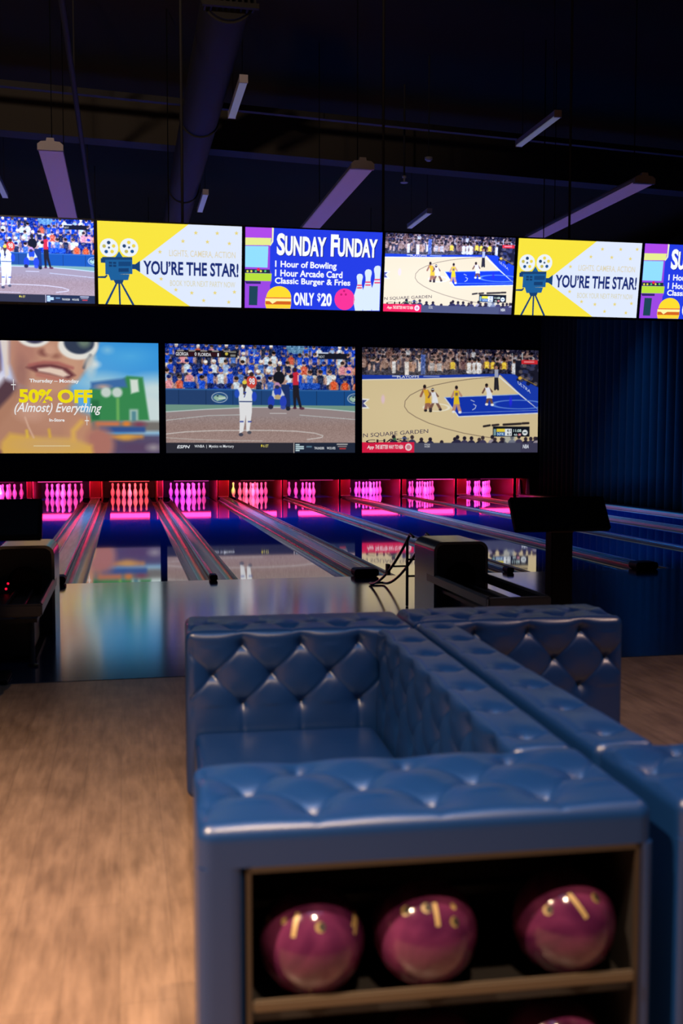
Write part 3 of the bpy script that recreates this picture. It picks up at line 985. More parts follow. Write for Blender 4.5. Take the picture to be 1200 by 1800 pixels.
    p.ell(.755, .175, .008, .018, (160, 115, 100), 1.2)
    # crowd along the bottom
    for u in (.175, .235, .278, .33, .38, .445, .52, .535, .575, .615, .66, .68, .735, .75, .79, .80, .85, .89, .93, .96, .985, .995):
        hgt = rng.random() * .035
        if .42 < u < .47:
            hgt = -.02
        p.ell(u, .88 - hgt, .0105, .02, [(46, 38, 48), (36, 30, 42), (60, 48, 52)][rng.integers(3)], 1.3)
        p.ell(u, .935 - hgt * .6, .024, .045, [(42, 40, 66), (34, 30, 48), (60, 56, 84), (150, 140, 150) if u > .6 else (40, 40, 70)][rng.integers(4)], 1.4)
    p.rect(.172, .86, .188, .885, (60, 100, 70), 1.4)
    p.rect(.222, .855, .248, .87, (90, 110, 170), 1.4)
    p.rect(.805, .84, .87, .91, (150, 160, 165), 5, .6)
    # sign at right of court text
    p.line([(.685, .745), (.72, .735)], .02, (40, 34, 36), 1.6)
    p.line([(.735, .735), (.77, .728)], .02, (48, 40, 42), 1.6)
    p.line([(.80, .728), (.90, .718)], .022, (40, 34, 36), 2.0)
    p.line([(.91, .715), (.945, .712)], .022, (44, 36, 38), 1.8)
    # score bug
    p.rect(.738, .745, .952, .845, (16, 20, 30), 1.1)
    p.rect(.742, .77, .757, .835, (120, 150, 150), 1.5)
    p.rect(.760, .768, .808, .800, (222, 202, 60), 1.1)
    p.rect(.760, .800, .808, .838, (30, 80, 150), 1.1)
    p.rect(.808, .768, .848, .838, (225, 230, 232), 1.1)
    p.ell(.925, .805, .016, .028, (225, 230, 228), 1.2)
    p.rect(.916, .80, .934, .812, (60, 80, 90), 1.2)
    p.rect(.885, .815, .902, .835, (170, 40, 60), 1.2)
    # ticker
    p.rect(-.1, .906, 1.1, 1.1, (70, 72, 92), 1.2)
    p.rect(.90, .906, 1.1, 1.1, (62, 60, 84), 1.2)
    p.poly([(-.1, .90), (.29, .90), (.29, 1.1), (-.1, 1.1)], (214, 30, 68), 1.1)
    p.ell(.258, .947, .019, .035, (235, 215, 215), 1.2)
    p.ell(.258, .947, .012, .022, (200, 130, 140), 1.2)
    return p.a


def paint_summer():
    p = Paint(300, 168, (96, 172, 226))
    # u of the visible part starts near .165
    p.rect(-.1, -.1, .30, .5, (150, 160, 230), 40)
    p.ell(.17, .36, .14, .14, (225, 225, 240), 26)
    p.ell(.98, .0, .30, .30, (52, 148, 224), 50)
    p.ell(.86, .12, .10, .07, (90, 180, 232), 22, .7)
    p.ell(.68, .20, .022, .026, (215, 232, 240), 8)
    p.ell(.745, .07, .02, .025, (150, 205, 230), 10, .7)
    p.ell(.98, .42, .12, .10, (196, 222, 226), 26)
    p.ell(.95, .62, .12, .2, (206, 222, 222), 30)
    p.ell(.72, .36, .10, .06, (170, 210, 225), 20)
    # neck, chest, shoulder
    p.poly([(.05, 1.1), (.12, .72), (.24, .48), (.30, .40), (.55, .40), (.60, .62), (.66, .70), (.72, 1.1)], (182, 132, 108), 12)
    p.ell(.62, .80, .09, .16, (192, 140, 112), 14)
    p.ell(.45, .6, .12, .2, (190, 140, 118), 20, .7)
    p.ell(.36, .62, .07, .09, (205, 160, 140), 14, .7)
    # hair at the left
    p.poly([(.08, .78), (.17, .50), (.24, .34), (.30, .38), (.28, .50), (.18, .72), (.10, .95)], (88, 62, 72), 9)
    p.poly([(.10, .95), (.20, .62), (.29, .45), (.30, .54), (.22, .74), (.14, 1.0)], (178, 128, 104), 8)
    p.poly([(.16, -.1), (.22, -.1), (.225, .26), (.205, .30), (.19, .15)], (120, 88, 90), 6)
    # strap of the glasses / scarf
    p.poly([(.215, -.1), (.265, -.1), (.265, .12), (.262, .30), (.245, .33), (.235, .20)], (226, 214, 208), 4)
    # face
    p.poly([(.265, -.1), (.72, -.1), (.66, .20), (.60, .34), (.50, .46), (.40, .47), (.30, .38), (.262, .20)], (196, 146, 122), 8)
    p.ell(.34, .10, .06, .14, (176, 120, 108), 16, .7)
    p.ell(.56, .22, .05, .12, (206, 158, 130), 14, .7)
    p.ell(.32, .30, .035, .14, (150, 104, 98), 12, .7)
    # nose
    p.ell(.435, .10, .030, .035, (142, 90, 82), 5)
    p.ell(.49, .13, .022, .022, (160, 108, 92), 5)
    p.ell(.46, .075, .026, .05, (206, 156, 132), 7)
    # mouth
    p.poly([(.345, .235), (.40, .20), (.47, .195), (.545, .23), (.585, .30), (.55, .335), (.47, .30), (.39, .275)], (112, 62, 66), 5)
    p.poly([(.40, .243), (.46, .23), (.52, .25), (.555, .30), (.525, .318), (.46, .285), (.405, .268)], (232, 206, 188), 4)
    p.line([(.36, .215), (.43, .187), (.50, .192), (.57, .235)], .022, (170, 96, 92), 5)
    p.line([(.40, .30), (.47, .325), (.54, .355)], .026, (184, 112, 102), 6)
    # glasses
    p.ell(.385, -.045, .082, .10, (232, 228, 222), 3.2)
    p.ell(.388, -.060, .062, .082, (62, 60, 88), 3.2)
    p.ell(.60, .035, .098, .125, (234, 230, 222), 3.2)
    p.ell(.605, .005, .075, .105, (52, 62, 84), 3.2)
    p.ell(.63, .0, .03, .05, (120, 140, 120), 8, .8)
    p.line([(.66, .12), (.64, .18), (.628, .23)], .024, (70, 66, 80), 4)
    p.ell(.66, .20, .03, .10, (214, 220, 214), 8, .7)
    # green building
    p.poly([(.655, .42), (.80, .36), (.84, .30), (.92, .31), (.95, .70), (.66, .72)], (58, 138, 82), 4)
    p.poly([(.66, .36), (.74, .34), (.83, .32), (.84, .40), (.73, .42), (.66, .42)], (64, 110, 168), 5)
    p.ell(.72, .40, .03, .02, (190, 160, 150), 6)
    p.poly([(.855, .33), (.895, .33), (.90, .44), (.86, .46)], (216, 226, 216), 3.5)
    for u in (.755, .81):
        p.ell(u - .02, .45, .026, .045, (200, 214, 206), 4)
    p.rect(.66, .52, .70, .70, (44, 112, 70), 5)
    p.rect(.785, .50, .80, .72, (110, 176, 96), 3.5)
    p.rect(.85, .60, .895, .71, (160, 190, 180), 4)
    p.rect(.862, .62, .883, .71, (88, 140, 150), 3)
    # quay, boats, water
    p.rect(.66, .71, 1.1, .80, (120, 116, 112), 6)
    p.rect(.68, .715, .80, .755, (208, 120, 80), 6)
    p.ell(.835, .735, .02, .025, (220, 130, 60), 5)
    p.ell(.90, .74, .03, .025, (130, 70, 90), 6)
    p.rect(.70, .76, .93, .81, (52, 84, 148), 5)
    p.rect(.66, .835, 1.1, 1.1, (88, 82, 112), 7)
    p.rect(.70, .835, .92, .87, (206, 140, 70), 6)
    p.ell(.835, .865, .04, .028, (224, 164, 70), 6)
    p.ell(.88, .95, .12, .06, (92, 70, 100), 14)
    p.ell(.97, .95, .03, .03, (150, 140, 150), 8)
    p.ell(.74, .93, .02, .08, (140, 130, 140), 8)
    p.ell(.70, .92, .07, .16, (176, 116, 104), 14)
    # yellow top
    p.poly([(.20, 1.1), (.22, .90), (.26, .82), (.42, .865), (.56, .87), (.66, .93), (.68, 1.1)], (216, 170, 84), 8)
    p.ell(.45, .92, .14, .06, (206, 164, 110), 14, .8)
    p.line([(.342, .80), (.345, .85)], .022, (224, 186, 70), 4)
    p.line([(.45, .79), (.455, .85)], .02, (220, 176, 66), 4)
    p.line([(.61, .72), (.57, .80), (.57, .88)], .045, (218, 170, 92), 6)
    p.line([(.335, .68), (.35, .76), (.375, .86)], .010, (222, 182, 160), 3)
    p.line([(.165, .98), (.20, 1.0)], .06, (110, 66, 80), 8)
    return p.a


def picture(name, arr, W, H, parent, mat, yoff=0.0):
    ny, nx = arr.shape[:2]
    col = np.ones((ny, nx, 4), np.float32)
    col[..., :3] = lin(np.clip(arr, 0, 255))
    xs = (np.arange(nx) / (nx - 1) - .5) * W
    zs = (.5 - np.arange(ny) / (ny - 1)) * H
    V = np.zeros((ny, nx, 3), np.float32)
    V[..., 0] = xs[None]
    V[..., 2] = zs[:, None]
    V[..., 1] = yoff
    i = np.arange(ny * nx).reshape(ny, nx)
    F = np.stack([i[1:, :-1], i[1:, 1:], i[:-1, 1:], i[:-1, :-1]], -1).reshape(-1, 4)
    me = bpy.data.meshes.new(name)
    me.vertices.add(ny * nx)
    me.vertices.foreach_set('co', V.reshape(-1))
    me.loops.add(F.size)
    me.loops.foreach_set('vertex_index', F.reshape(-1).astype(np.int32))
    me.polygons.add(len(F))
    me.polygons.foreach_set('loop_start', np.arange(0, F.size, 4, dtype=np.int32))
    me.update()
    at = me.color_attributes.new('Col', 'FLOAT_COLOR', 'POINT')
    at.data.foreach_set('color', col.reshape(-1))
    me.materials.append(mat)
    o = bpy.data.objects.new(name, me)
    COL.objects.link(o)
    o.parent = parent
    return o


def flat(name, items, W, H, parent, mat, base=.002):
    """coloured flat shapes of a display; items = (points in u,v, colour, layer)"""
    vs, fs, cs = [], [], []
    for pts, c_, lay in items:
        n0 = len(vs)
        vs += [((u - .5) * W, -base - lay * .0006, (.5 - v) * H) for u, v in pts]
        fs.append(tuple(range(n0, n0 + len(pts))))
        cs.append([*lin(c_), 1])
    me = bpy.data.meshes.new(name)
    me.from_pydata(vs, [], fs)
    at = me.color_attributes.new('Col', 'FLOAT_COLOR', 'CORNER')
    li = 0
    for p_, c_ in zip(me.polygons, cs):
        for k in range(p_.loop_total):
            at.data[p_.loop_start + k].color = c_
    me.materials.append(mat)
    o = bpy.data.objects.new(name, me)
    COL.objects.link(o)
    o.parent = parent
    return o


def circ(u, v, r, asp=1.75, n=22, ry=None):
    return [(u + r * math.cos(2 * PI * k / n), v + (ry if ry else r * asp) * math.sin(2 * PI * k / n)) for k in range(n)]


def star(u, v, r, asp=1.75):
    out = []
    for k in range(10):
        rr = r if k % 2 == 0 else r * .42
        a = PI / 2 + k * PI / 5
        out.append((u + rr * math.cos(a), v - rr * asp * math.sin(a)))
    return out


def lettering(name, s, u0, v0, u1, v1, W, H, parent, mat, bold=0.0, shear=0.0, base=.008, italic_skew=0.0, slope=0.0):
    cu = bpy.data.curves.new('lettering', 'FONT')
    cu.body = s
    cu.size = 1.0
    cu.offset = bold
    cu.shear = shear
    cu.resolution_u = 3
    tmp = bpy.data.objects.new('tmp_lettering', cu)
    COL.objects.link(tmp)
    dg = bpy.context.evaluated_depsgraph_get()
    me = bpy.data.meshes.new_from_object(tmp.evaluated_get(dg))
    bpy.data.objects.remove(tmp)
    bpy.data.curves.remove(cu)
    n = len(me.vertices)
    co = np.zeros(n * 3, np.float32)
    me.vertices.foreach_get('co', co)
    co = co.reshape(-1, 3)
    mn, mxx = co.min(0), co.max(0)
    x = (co[:, 0] - mn[0]) / (mxx[0] - mn[0])
    y = (co[:, 1] - mn[1]) / (mxx[1] - mn[1])
    u = u0 + x * (u1 - u0)
    v = v1 - y * (v1 - v0) + slope * (x - .5)
    out = np.stack([(u - .5) * W, np.full(n, -base), (.5 - v) * H], -1).astype(np.float32)
    me.vertices.foreach_set('co', out.reshape(-1))
    me.update()
    me.name = name
    me.materials.clear()
    me.materials.append(mat)
    o = bpy.data.objects.new(name, me)
    COL.objects.link(o)
    o.parent = parent
    return o


# ------------------------------------------------------------------ television contents
def star_ad(pic_parent, W, H, mat, st):
    YEL, WHT, NAVY, BLUE, DK = (238, 219, 62), (214, 224, 243), (28, 44, 112), (30, 92, 150), (24, 62, 112)
    bg = flat('picture', [([(0, 0), (1, 0), (1, 1), (0, 1)], YEL, 0)], W, H, pic_parent, mat)
    flat('light_beam_drawing', [([(.285, .475), (.625, 0), (1, 0), (1, 1), (.635, 1), (.285, .60)], WHT, 1)], W, H, bg, mat)
    it = []
    it += [(circ(.077, .315, .063), (226, 232, 240), 2), (circ(.214, .305, .063), (226, 232, 240), 2)]
    for (cu_, cv_), cols in (((.077, .315), 0), ((.214, .305), 1)):
        for k in range(5):
            a = k * 2 * PI / 5 + .9
            it.append((circ(cu_ + .034 * math.cos(a), cv_ + .034 * 1.75 * math.sin(a), .0125, n=12), [(226, 205, 80), (30, 80, 140), (190, 180, 90), (40, 70, 110), (226, 205, 80)][(k + cols) % 5], 3))
        it.append((circ(cu_, cv_, .008, n=10), (60, 90, 120), 3))
    flat('film_reel_drawing', it, W, H, bg, mat)
    it = [([(.115, .44), (.145, .355), (.175, .44)], BLUE, 2),
          ([(.03, .43), (.235, .42), (.235, .455), (.03, .465)], DK, 3),
          ([(.02, .445), (.05, .445), (.05, .50), (.02, .50)], DK, 2),
          ([(.05, .46), (.235, .45), (.235, .625), (.05, .64)], BLUE, 3),
          ([(.235, .505), (.255, .505), (.288, .46), (.288, .60), (.255, .565), (.235, .565)], DK, 3),
          ([(.07, .635), (.215, .63), (.205, .70), (.085, .71)], BLUE, 3),
          ([(.105, .705), (.175, .70), (.165, .745), (.118, .75)], DK, 4),
          ([(.118, .745), (.132, .745), (.062, 1.0), (.045, 1.0)], DK, 3),
          ([(.137, .745), (.150, .745), (.153, 1.0), (.141, 1.0)], DK, 3),
          ([(.153, .745), (.167, .745), (.247, 1.0), (.23, 1.0)], DK, 3),
          ([(.0, .665), (.045, .66), (.06, .64), (.065, .655), (.05, .685), (.0, .685)], DK, 2)]
    for (a, b_, c_, d_) in ((.075, .485, .097, .51), (.103, .485, .125, .51), (.075, .52, .097, .545), (.103, .52, .125, .545)):
        it.append(([(a, b_), (c_, b_), (c_, d_), (a, d_)], (22, 58, 104), 4))
    it += [([(.140, .48), (.225, .475), (.225, .53), (.140, .535)], (22, 66, 118), 4), ([(.140, .56), (.21, .555), (.21, .60), (.140, .605)], (22, 60, 108), 4)]
    flat('movie_camera_drawing', it, W, H, bg, mat)
    st_pts = [(948, 108), (1053, 110), (1148, 110), (885, 148), (1005, 152), (1113, 160), (773, 200), (778, 333), (850, 387), (928, 402), (1043, 402), (1140, 398), (987, 440), (1112, 448)]
    for x_, y_ in st_pts:
        u = (x_ - 475) / 700
        v = (y_ - (48 + 30 * u)) / (409 - 12 * u)
        flat('star_drawing', [(star(u, v, .0165), (222, 204, 120), 2)], W, H, bg, mat)
    lettering('lettering', 'LIGHTS, CAMERA, ACTION', .49, .315, .955, .405, W, H, bg, em((212, 202, 172), st), .004)
    lettering('lettering', 'YOU\u2019RE THE STAR!', .31, .455, .978, .625, W, H, bg, em(NAVY, st), .03)
    lettering('lettering', 'BOOK YOUR NEXT PARTY NOW', .495, .685, .955, .755, W, H, bg, em((208, 202, 170), st), .004)
    return bg


def sunday_ad(pic_parent, W, H, mat, st):
    BL = (36, 60, 222)
    bg = flat('picture', [([(0, 0), (1, 0), (1, 1), (0, 1)], BL, 0)], W, H, pic_parent, mat)

    def uv(x_, y_):
        u = (x_ - 46) / 1094
        return (u, (y_ - (38 + 54 * u)) / (645 - 22 * u))

    def q(*p_):
        return [uv(*k) for k in p_]
    PUR, LIME, PALE = (168, 72, 226), (178, 216, 60), (222, 228, 140)
    it = [(q((46, 40), (262, 48), (262, 160), (240, 190), (240, 380), (256, 420), (256, 470), (244, 500), (244, 684), (46, 684)), (150, 70, 220), 1),
          (q((46, 40), (254, 48), (250, 128), (46, 122)), PUR, 2),
          (q((254, 46), (268, 50), (265, 158), (242, 192), (240, 185), (254, 150)), (236, 236, 190), 2),
          (q((46, 122), (250, 128), (244, 185), (46, 182)), PALE, 2),
          (q((46, 188), (226, 192), (222, 362), (46, 356)), (140, 214, 250), 3),
          (q((46, 372), (240, 378), (246, 408), (46, 402)), (30, 50, 60), 3),
          (q((46, 404), (256, 410), (252, 470), (46, 466)), LIME, 3),
          (q((46, 468), (170, 472), (170, 492), (56, 490)), (52, 36, 110), 3),
          (q((80, 508), (148, 510), (144, 664), (78, 662)), (30, 66, 86), 3)]
    for x_ in (65, 95, 130, 170, 205):
        it.append((circ(*uv(x_, 390), .008, n=8), [(230, 60, 80), (90, 200, 120), (230, 220, 80)][x_ % 3], 4))
    it.append((circ(*uv(150, 376), .011, n=10), (230, 40, 70), 4))
    flat('arcade_machine_drawing', it, W, H, bg, mat)
    bun = [uv(314 + 100 * math.cos(a), 604 + 94 * -abs(math.sin(a))) for a in np.linspace(PI, 0, 17)]
    it = [(q((208, 604), (414, 606), (414, 660), (408, 692), (216, 688), (206, 655)), (246, 204, 52), 5),
          (bun, (250, 212, 48), 6),
          (q((212, 600), (414, 603), (414, 610), (212, 607)), (220, 70, 70), 7),
          (q((208, 610), (414, 612), (414, 632), (300, 630), (265, 652), (240, 630), (208, 628)), (250, 236, 160), 7),
          (q((210, 630), (412, 634), (412, 660), (210, 656)), (206, 96, 36), 6)]
    flat('burger_drawing', it, W, H, bg, mat)
    c = uv(846, 618)
    it = [(circ(c[0], c[1], .0755, asp=1.83), (240, 52, 150), 5)]
    for x_, y_ in ((840, 552), (818, 580), (855, 580)):
        it.append((circ(*uv(x_, y_), .0085, n=10), (190, 30, 110), 6))
    flat('bowling_ball_drawing', it, W, H, bg, mat)
    it = []
    for cx_, top, k in ((965, 415, 1.0), (1034, 380, 1.12), (1110, 352, 1.2)):
        hw = [(0, .0), (17, .015), (25, .06), (25, .11), (19, .20), (18, .28), (28, .42), (44, .60), (44, .78), (30, 1.0)]
        h_ = 710 - top
        L_ = [uv(cx_ - w_ * k, top + t_ * h_) for w_, t_ in hw] + [uv(cx_ + w_ * k, top + t_ * h_) for w_, t_ in hw[::-1]]
        L_ = [(min(u, .995), v) for u, v in L_]
        it.append((L_, (212, 228, 244), 5 if cx_ != 1034 else 6))
        for t_ in (.30, .37):
            y_ = top + t_ * h_ * .98
            b_ = [uv(cx_ - 20 * k, y_), uv(cx_ + 20 * k, y_), uv(cx_ + 20 * k, y_ + 11), uv(cx_ - 20 * k, y_ + 11)]
            it.append(([(min(u, .995), v) for u, v in b_], (226, 70, 120), 7))
    flat('pin_drawing', it, W, H, bg, mat)
    wm = em((240, 243, 252), st)
    dk = em((16, 24, 110), st)
    for off, mt, bs in ((.006, dk, .0075), (0, wm, .009)):
        lettering('lettering', 'S', .225 + off, .06 + off, .285 + off, .335 + off, W, H, bg, mt, .04, base=bs)
        lettering('lettering', 'UNDAY', .285 + off, .09 + off, .585 + off, .335 + off, W, H, bg, mt, .04, base=bs)
        lettering('lettering', 'F', .618 + off, .05 + off, .675 + off, .325 + off, W, H, bg, mt, .04, base=bs)
        lettering('lettering', 'UNDAY', .67 + off, .09 + off, .965 + off, .325 + off, W, H, bg, mt, .04, base=bs)
    lettering('lettering', '1 Hour of Bowling', .215, .40, .665, .505, W, H, bg, wm, .026, base=.009)
    lettering('lettering', '1 Hour Arcade Card', .215, .51, .71, .595, W, H, bg, wm, .026, base=.009)
    lettering('lettering', 'Classic Burger & Fries', .215, .61, .77, .71, W, H, bg, wm, .026, base=.009)
    lettering('lettering', 'ONLY', .355, .79, .505, .955, W, H, bg, wm, .04, base=.009)
    lettering('lettering', '$', .528, .79, .552, .905, W, H, bg, wm, .015, base=.009)
    lettering('lettering', '20', .556, .79, .635, .955, W, H, bg, wm, .04, base=.009)
    return bg


def baseball_text(pic, W, H, st):
    wm = em((228, 232, 238), st)
    lettering('lettering', 'GEORGIA', .054, .076, .118, .108, W, H, pic, wm, .01, base=.004)
    lettering('lettering', '0', .150, .076, .160, .108, W, H, pic, wm, .01, base=.004)
    lettering('lettering', 'FLORIDA', .168, .080, .235, .110, W, H, pic, wm, .01, base=.004)
    lettering('lettering', '1', .268, .080, .275, .110, W, H, pic, wm, .01, base=.004)
    lettering('lettering', 'NEXT', .803, .085, .835, .108, W, H, pic, em((190, 195, 205), st), .004, base=.004)
    lettering('lettering', '98', .432, .305, .462, .365, W, H, pic, wm, .02, base=.004)
    lettering('lettering', '7', .402, .432, .418, .488, W, H, pic, em((46, 66, 150), st), .02, base=.004)
    lettering('lettering', 'ESPN', .055, .928, .122, .957, W, H, pic, wm, .02, .25, base=.004)
    lettering('lettering', 'WNBA  |  Mystics vs Mercury', .145, .925, .35, .958, W, H, pic, wm, .006, base=.004)
    lettering('lettering', '6 ET', .505, .922, .533, .948, W, H, pic, em((226, 214, 120), st), .006, base=.004)
    lettering('lettering', 'THUNDER', .778, .945, .832, .968, W, H, pic, wm, .01, base=.004)
    lettering('lettering', 'WOLVES', .846, .945, .892, .968, W, H, pic, wm, .01, base=.004)


def basketball_text(pic, W, H, st):
    dk = em((70, 58, 84), st)
    lettering('lettering', 'N SQUARE GARDEN', .005, .795, .368, .84, W, H, pic, dk, .004, base=.004, slope=-.045)
    lettering('lettering', 'CHASE', .02, .868, .262, .900, W, H, pic, em((44, 36, 44), st), .02, base=.0035, slope=-.02)
    lettering('lettering', 'PLAYOFFS', .193, .262, .315, .285, W, H, pic, em((215, 220, 230), st), .012, base=.004, slope=-.008)
    wm = em((240, 226, 228), st)
    lettering('lettering', 'App', .027, .93, .065, .972, W, H, pic, wm, .02, .2, base=.004)
    lettering('lettering', 'THE BETTER WAY TO NBA', .073, .925, .228, .965, W, H, pic, wm, .02, .25, base=.004)
    lettering('lettering', 'KNICKS', .348, .915, .378, .93, W, H, pic, em((215, 215, 220), st), .01, base=.004)
    lettering('lettering', 'PACERS', .348, .935, .378, .95, W, H, pic, em((215, 215, 220), st), .01, base=.004)
    lettering('lettering', 'NBA', .912, .922, .948, .96, W, H, pic, em((220, 226, 236), st), .02, .2, base=.004)
    lettering('lettering', 'NYK', .764, .806, .804, .834, W, H, pic, em((190, 220, 235), st), .02, base=.004)
    lettering('lettering', '61', .820, .772, .842, .798, W, H, pic, em((40, 50, 60), st), .02, base=.004)
    lettering('lettering', '61', .820, .806, .842, .832, W, H, pic, em((40, 50, 60), st), .02, base=.004)
    lettering('lettering', '11:08', .858, .772, .903, .800, W, H, pic, em((210, 235, 230), st), .012, base=.004)
    lettering('lettering', '4th', .860, .815, .880, .836, W, H, pic, em((205, 225, 225), st), .01, base=.004)
    lettering('lettering', '20', .887, .815, .901, .835, W, H, pic, em((240, 200, 205), st), .01, base=.004)
    lettering('lettering', 'ULTRA', .88, .345, .955, .375, W, H, pic, em((190, 205, 235), st), .01, base=.004, slope=.095)


base_px = paint_baseball()
bask_px = paint_basketball()

# big screens on the masking wall
BW, BH = 5.0, 2.815


def big_screen(xc, label):
    t = empty('video_screen', (xc, 16.455, 2.628))
    tag(t, label, 'screen', 'large wall screens')
    MB().box(-BW / 2 - .025, BW / 2 + .025, .004, .044, -BH / 2 - .025, BH / 2 + .025).build('screen_frame', M['black'], t)
    return t


ST = 0.92
s1 = big_screen(-1.737, 'large wall screen with a smiling woman in sunglasses and a 50% off sale')
pm = attr_emission(ST)
pic = picture('picture', paint_summer(), BW, BH, s1, pm)
wm = em((240, 240, 240), ST)
SU = lambda x_: (x_ / 4.138 + 57) / 335.0
SV = lambda y_: (y_ - 46) / 810.0
lettering('lettering', 'Thursday \u2013 Monday', SU(262), SV(318), SU(598), SV(352), BW, BH, pic, wm, .025, base=.004)
lettering('lettering', '50% OFF', SU(190), SV(392), SU(688), SV(492), BW, BH, pic, em((246, 228, 20), ST), .045, base=.005)
lettering('lettering', '(Almost) Everything', SU(158), SV(490), SU(752), SV(578), BW, BH, pic, wm, .012, .35, base=.006)
lettering('lettering', 'In-Store', SU(392), SV(603), SU(495), SV(626), BW, BH, pic, wm, .03, base=.004)
it = []
for x_, y_, r_ in ((155, 362, 16), (648, 618, 14)):
    u, v = SU(x_), SV(y_)
    du, dv = r_ / 4.138 / 335, r_ * 2.4 / 810
    it += [([(u - du * .12, v - dv), (u + du * .12, v - dv), (u + du * .12, v + dv), (u - du * .12, v + dv)], (240, 240, 240), 2), ([(u - du, v - .004), (u + du, v - .004), (u + du, v + .004), (u - du, v + .004)], (240, 240, 240), 2)]
it.append(([(SU(282), SV(800)), (SU(530), SV(800)), (SU(530), SV(806)), (SU(282), SV(806))], (226, 206, 160), 1))
flat('sparkle_drawing', it, BW, BH, pic, pm)
s2 = big_screen(3.437, 'large wall screen showing a baseball game, middle of the three wall screens')
pic = picture('picture', base_px, BW, BH, s2, pm)
baseball_text(pic, BW, BH, ST)
s3 = big_screen(8.632, 'large wall screen showing a basketball game, rightmost wall screen')
pic = picture('picture', bask_px, BW, BH, s3, pm)
basketball_text(pic, BW, BH, ST)

# overhead televisions
TW, TH = 1.214, .684
TILT = R(8)
TST = 1.12
tvm = attr_emission(TST, (1.0, 1.0, 1.0))
tvm_b = attr_emission(1.5, (1.0, 1.13, 1.65))


def tv(i, label):
    t = empty('television', (-.958 + 1.2445 * i, -2.0, 2.978), (TILT, 0, 0))
    tag(t, label, 'television', 'row of overhead televisions')
    c_ = MB()
    b_ = .0135
    c_.box(-TW / 2 - b_, TW / 2 + b_, .004, .045, -TH / 2 - .022, TH / 2 + b_)
    c_.build('casing', M['black_gloss'], t, bevel=.004)
    MB().box(-.3, .3, .045, .075, -.2, .2).build('back_cover', M['black'], t)
    MB().box(-.02, .02, .0, .006, -TH / 2 - .018, -TH / 2 - .012).build('badge', M['rail'], t)
    return t


t0 = tv(0, 'overhead television with a baseball game, leftmost in the row')
pic = picture('picture', base_px, TW, TH, t0, tvm_b)
baseball_text(pic, TW, TH, 1.2)
t1 = tv(1, 'overhead television with a yellow movie camera advert, left of the blue Sunday advert')
star_ad(t1, TW, TH, tvm, TST)
t2 = tv(2, 'overhead television with the blue Sunday Funday advert at the middle of the row')
sunday_ad(t2, TW, TH, tvm, TST)
t3 = tv(3, 'overhead television with a basketball game, right of the blue Sunday advert')
pic = picture('picture', bask_px, TW, TH, t3, tvm_b)
basketball_text(pic, TW, TH, 1.2)
t4 = tv(4, 'overhead television with a yellow movie camera advert, right of the basketball television')
star_ad(t4, TW, TH, tvm, TST)
t5 = tv(5, 'overhead television with the blue Sunday Funday advert, cut off by the right edge')
sunday_ad(t5, TW, TH, tvm, TST)
rl = empty('television_rail', (2.2, -1.86, 2.98))
tag(rl, 'dark mounting rail with ceiling poles behind the overhead televisions', 'rail')
MB().box(-4.0, 4.0, -.035, .025, -.05, .05).build('rail_bar', M['black'], rl)
for k in range(5):
    MB().tube([(-3.6 + 1.8 * k, .04, -.05), (-3.6 + 1.8 * k, .04, 3.315)], .012, 8).build('drop_pole', M['pipe'], rl)

# ------------------------------------------------------------------ curtains on the right
def curtain(name, y0, y1, mat, label, pitch, amp, x=11.15, z0=.08, z1=5.6):
    n = int((y1 - y0) / pitch * 16)
    xs = []
    for i in range(n + 1):
        ph = (i % 16) / 16 * 2 * PI
        wv = 2 * abs(math.cos(ph / 2)) ** .8 - 1
        xs.append((x - amp * wv, y0 + (y1 - y0) * i / n))
    vs, fs = [], []
    for z_ in np.linspace(z0, z1, 9):
        k = 1 - .25 * (z_ - z0) / (z1 - z0)
        vs += [(x + (px - x) * k, py, z_) for px, py in xs]
    m_ = n + 1
    for j in range(8):
        for i in range(n):
            a = j * m_ + i
            fs.append((a, a + 1, a + 1 + m_, a + m_))
    o = MB().add(vs, fs).build(name, mat, smooth=True)
    mod = o.modifiers.new('thickness', 'SOLIDIFY')
    mod.thickness = .004
    return tag(o, label, 'curtain')


curtain('curtain', 5.5, 13.75, M['curtain'], 'long navy blue pleated curtain along the right side of the lanes', .36, .15)
curtain('curtain', 13.80, 16.38, M['curtain_black'], 'black pleated curtain between the basketball wall screen and the blue curtain', .30, .05)

# ------------------------------------------------------------------ consoles


def console(x, y, label, up=0.0):
    t = empty('score_console', (x, y, 0))
    tag(t, label, 'console', 'score consoles')
    MB().box(-.083, .083, -.06, .06, .03, .835 + up).build('post', M['post'], t, bevel=.008)
    MB().box(-.086, .086, -.063, .063, .805 + up, .82 + up).build('collar', M['post_top'], t)
    mat = Matrix.Translation((0, .0, .935 + up)) @ Matrix.Rotation(R(-32), 4, 'X')
    mb = MB().box(-.37, .37, -.028, .028, -.135, .135, mat)
    hd = mb.build('monitor', M['black'], t, bevel=.008)
    MB().box(-.345, .345, -.0295, -.027, -.115, .115, mat).build('screen', M['screen_off'], hd)
    MB().box(-.06, .06, .0, .10, .78 + up, .94 + up).build('neck', M['black'], t)
    MB().box(-.16, .16, -.15, .15, .0, .03).build('base_plate', M['black'], t, bevel=.006)
    return t


console(3.0, -4.0, 'black touch screen console on a dark post behind the right sofa')
lc = console(-.99, -4.55, 'black touch screen console at the left edge in front of the left ball return', .052)

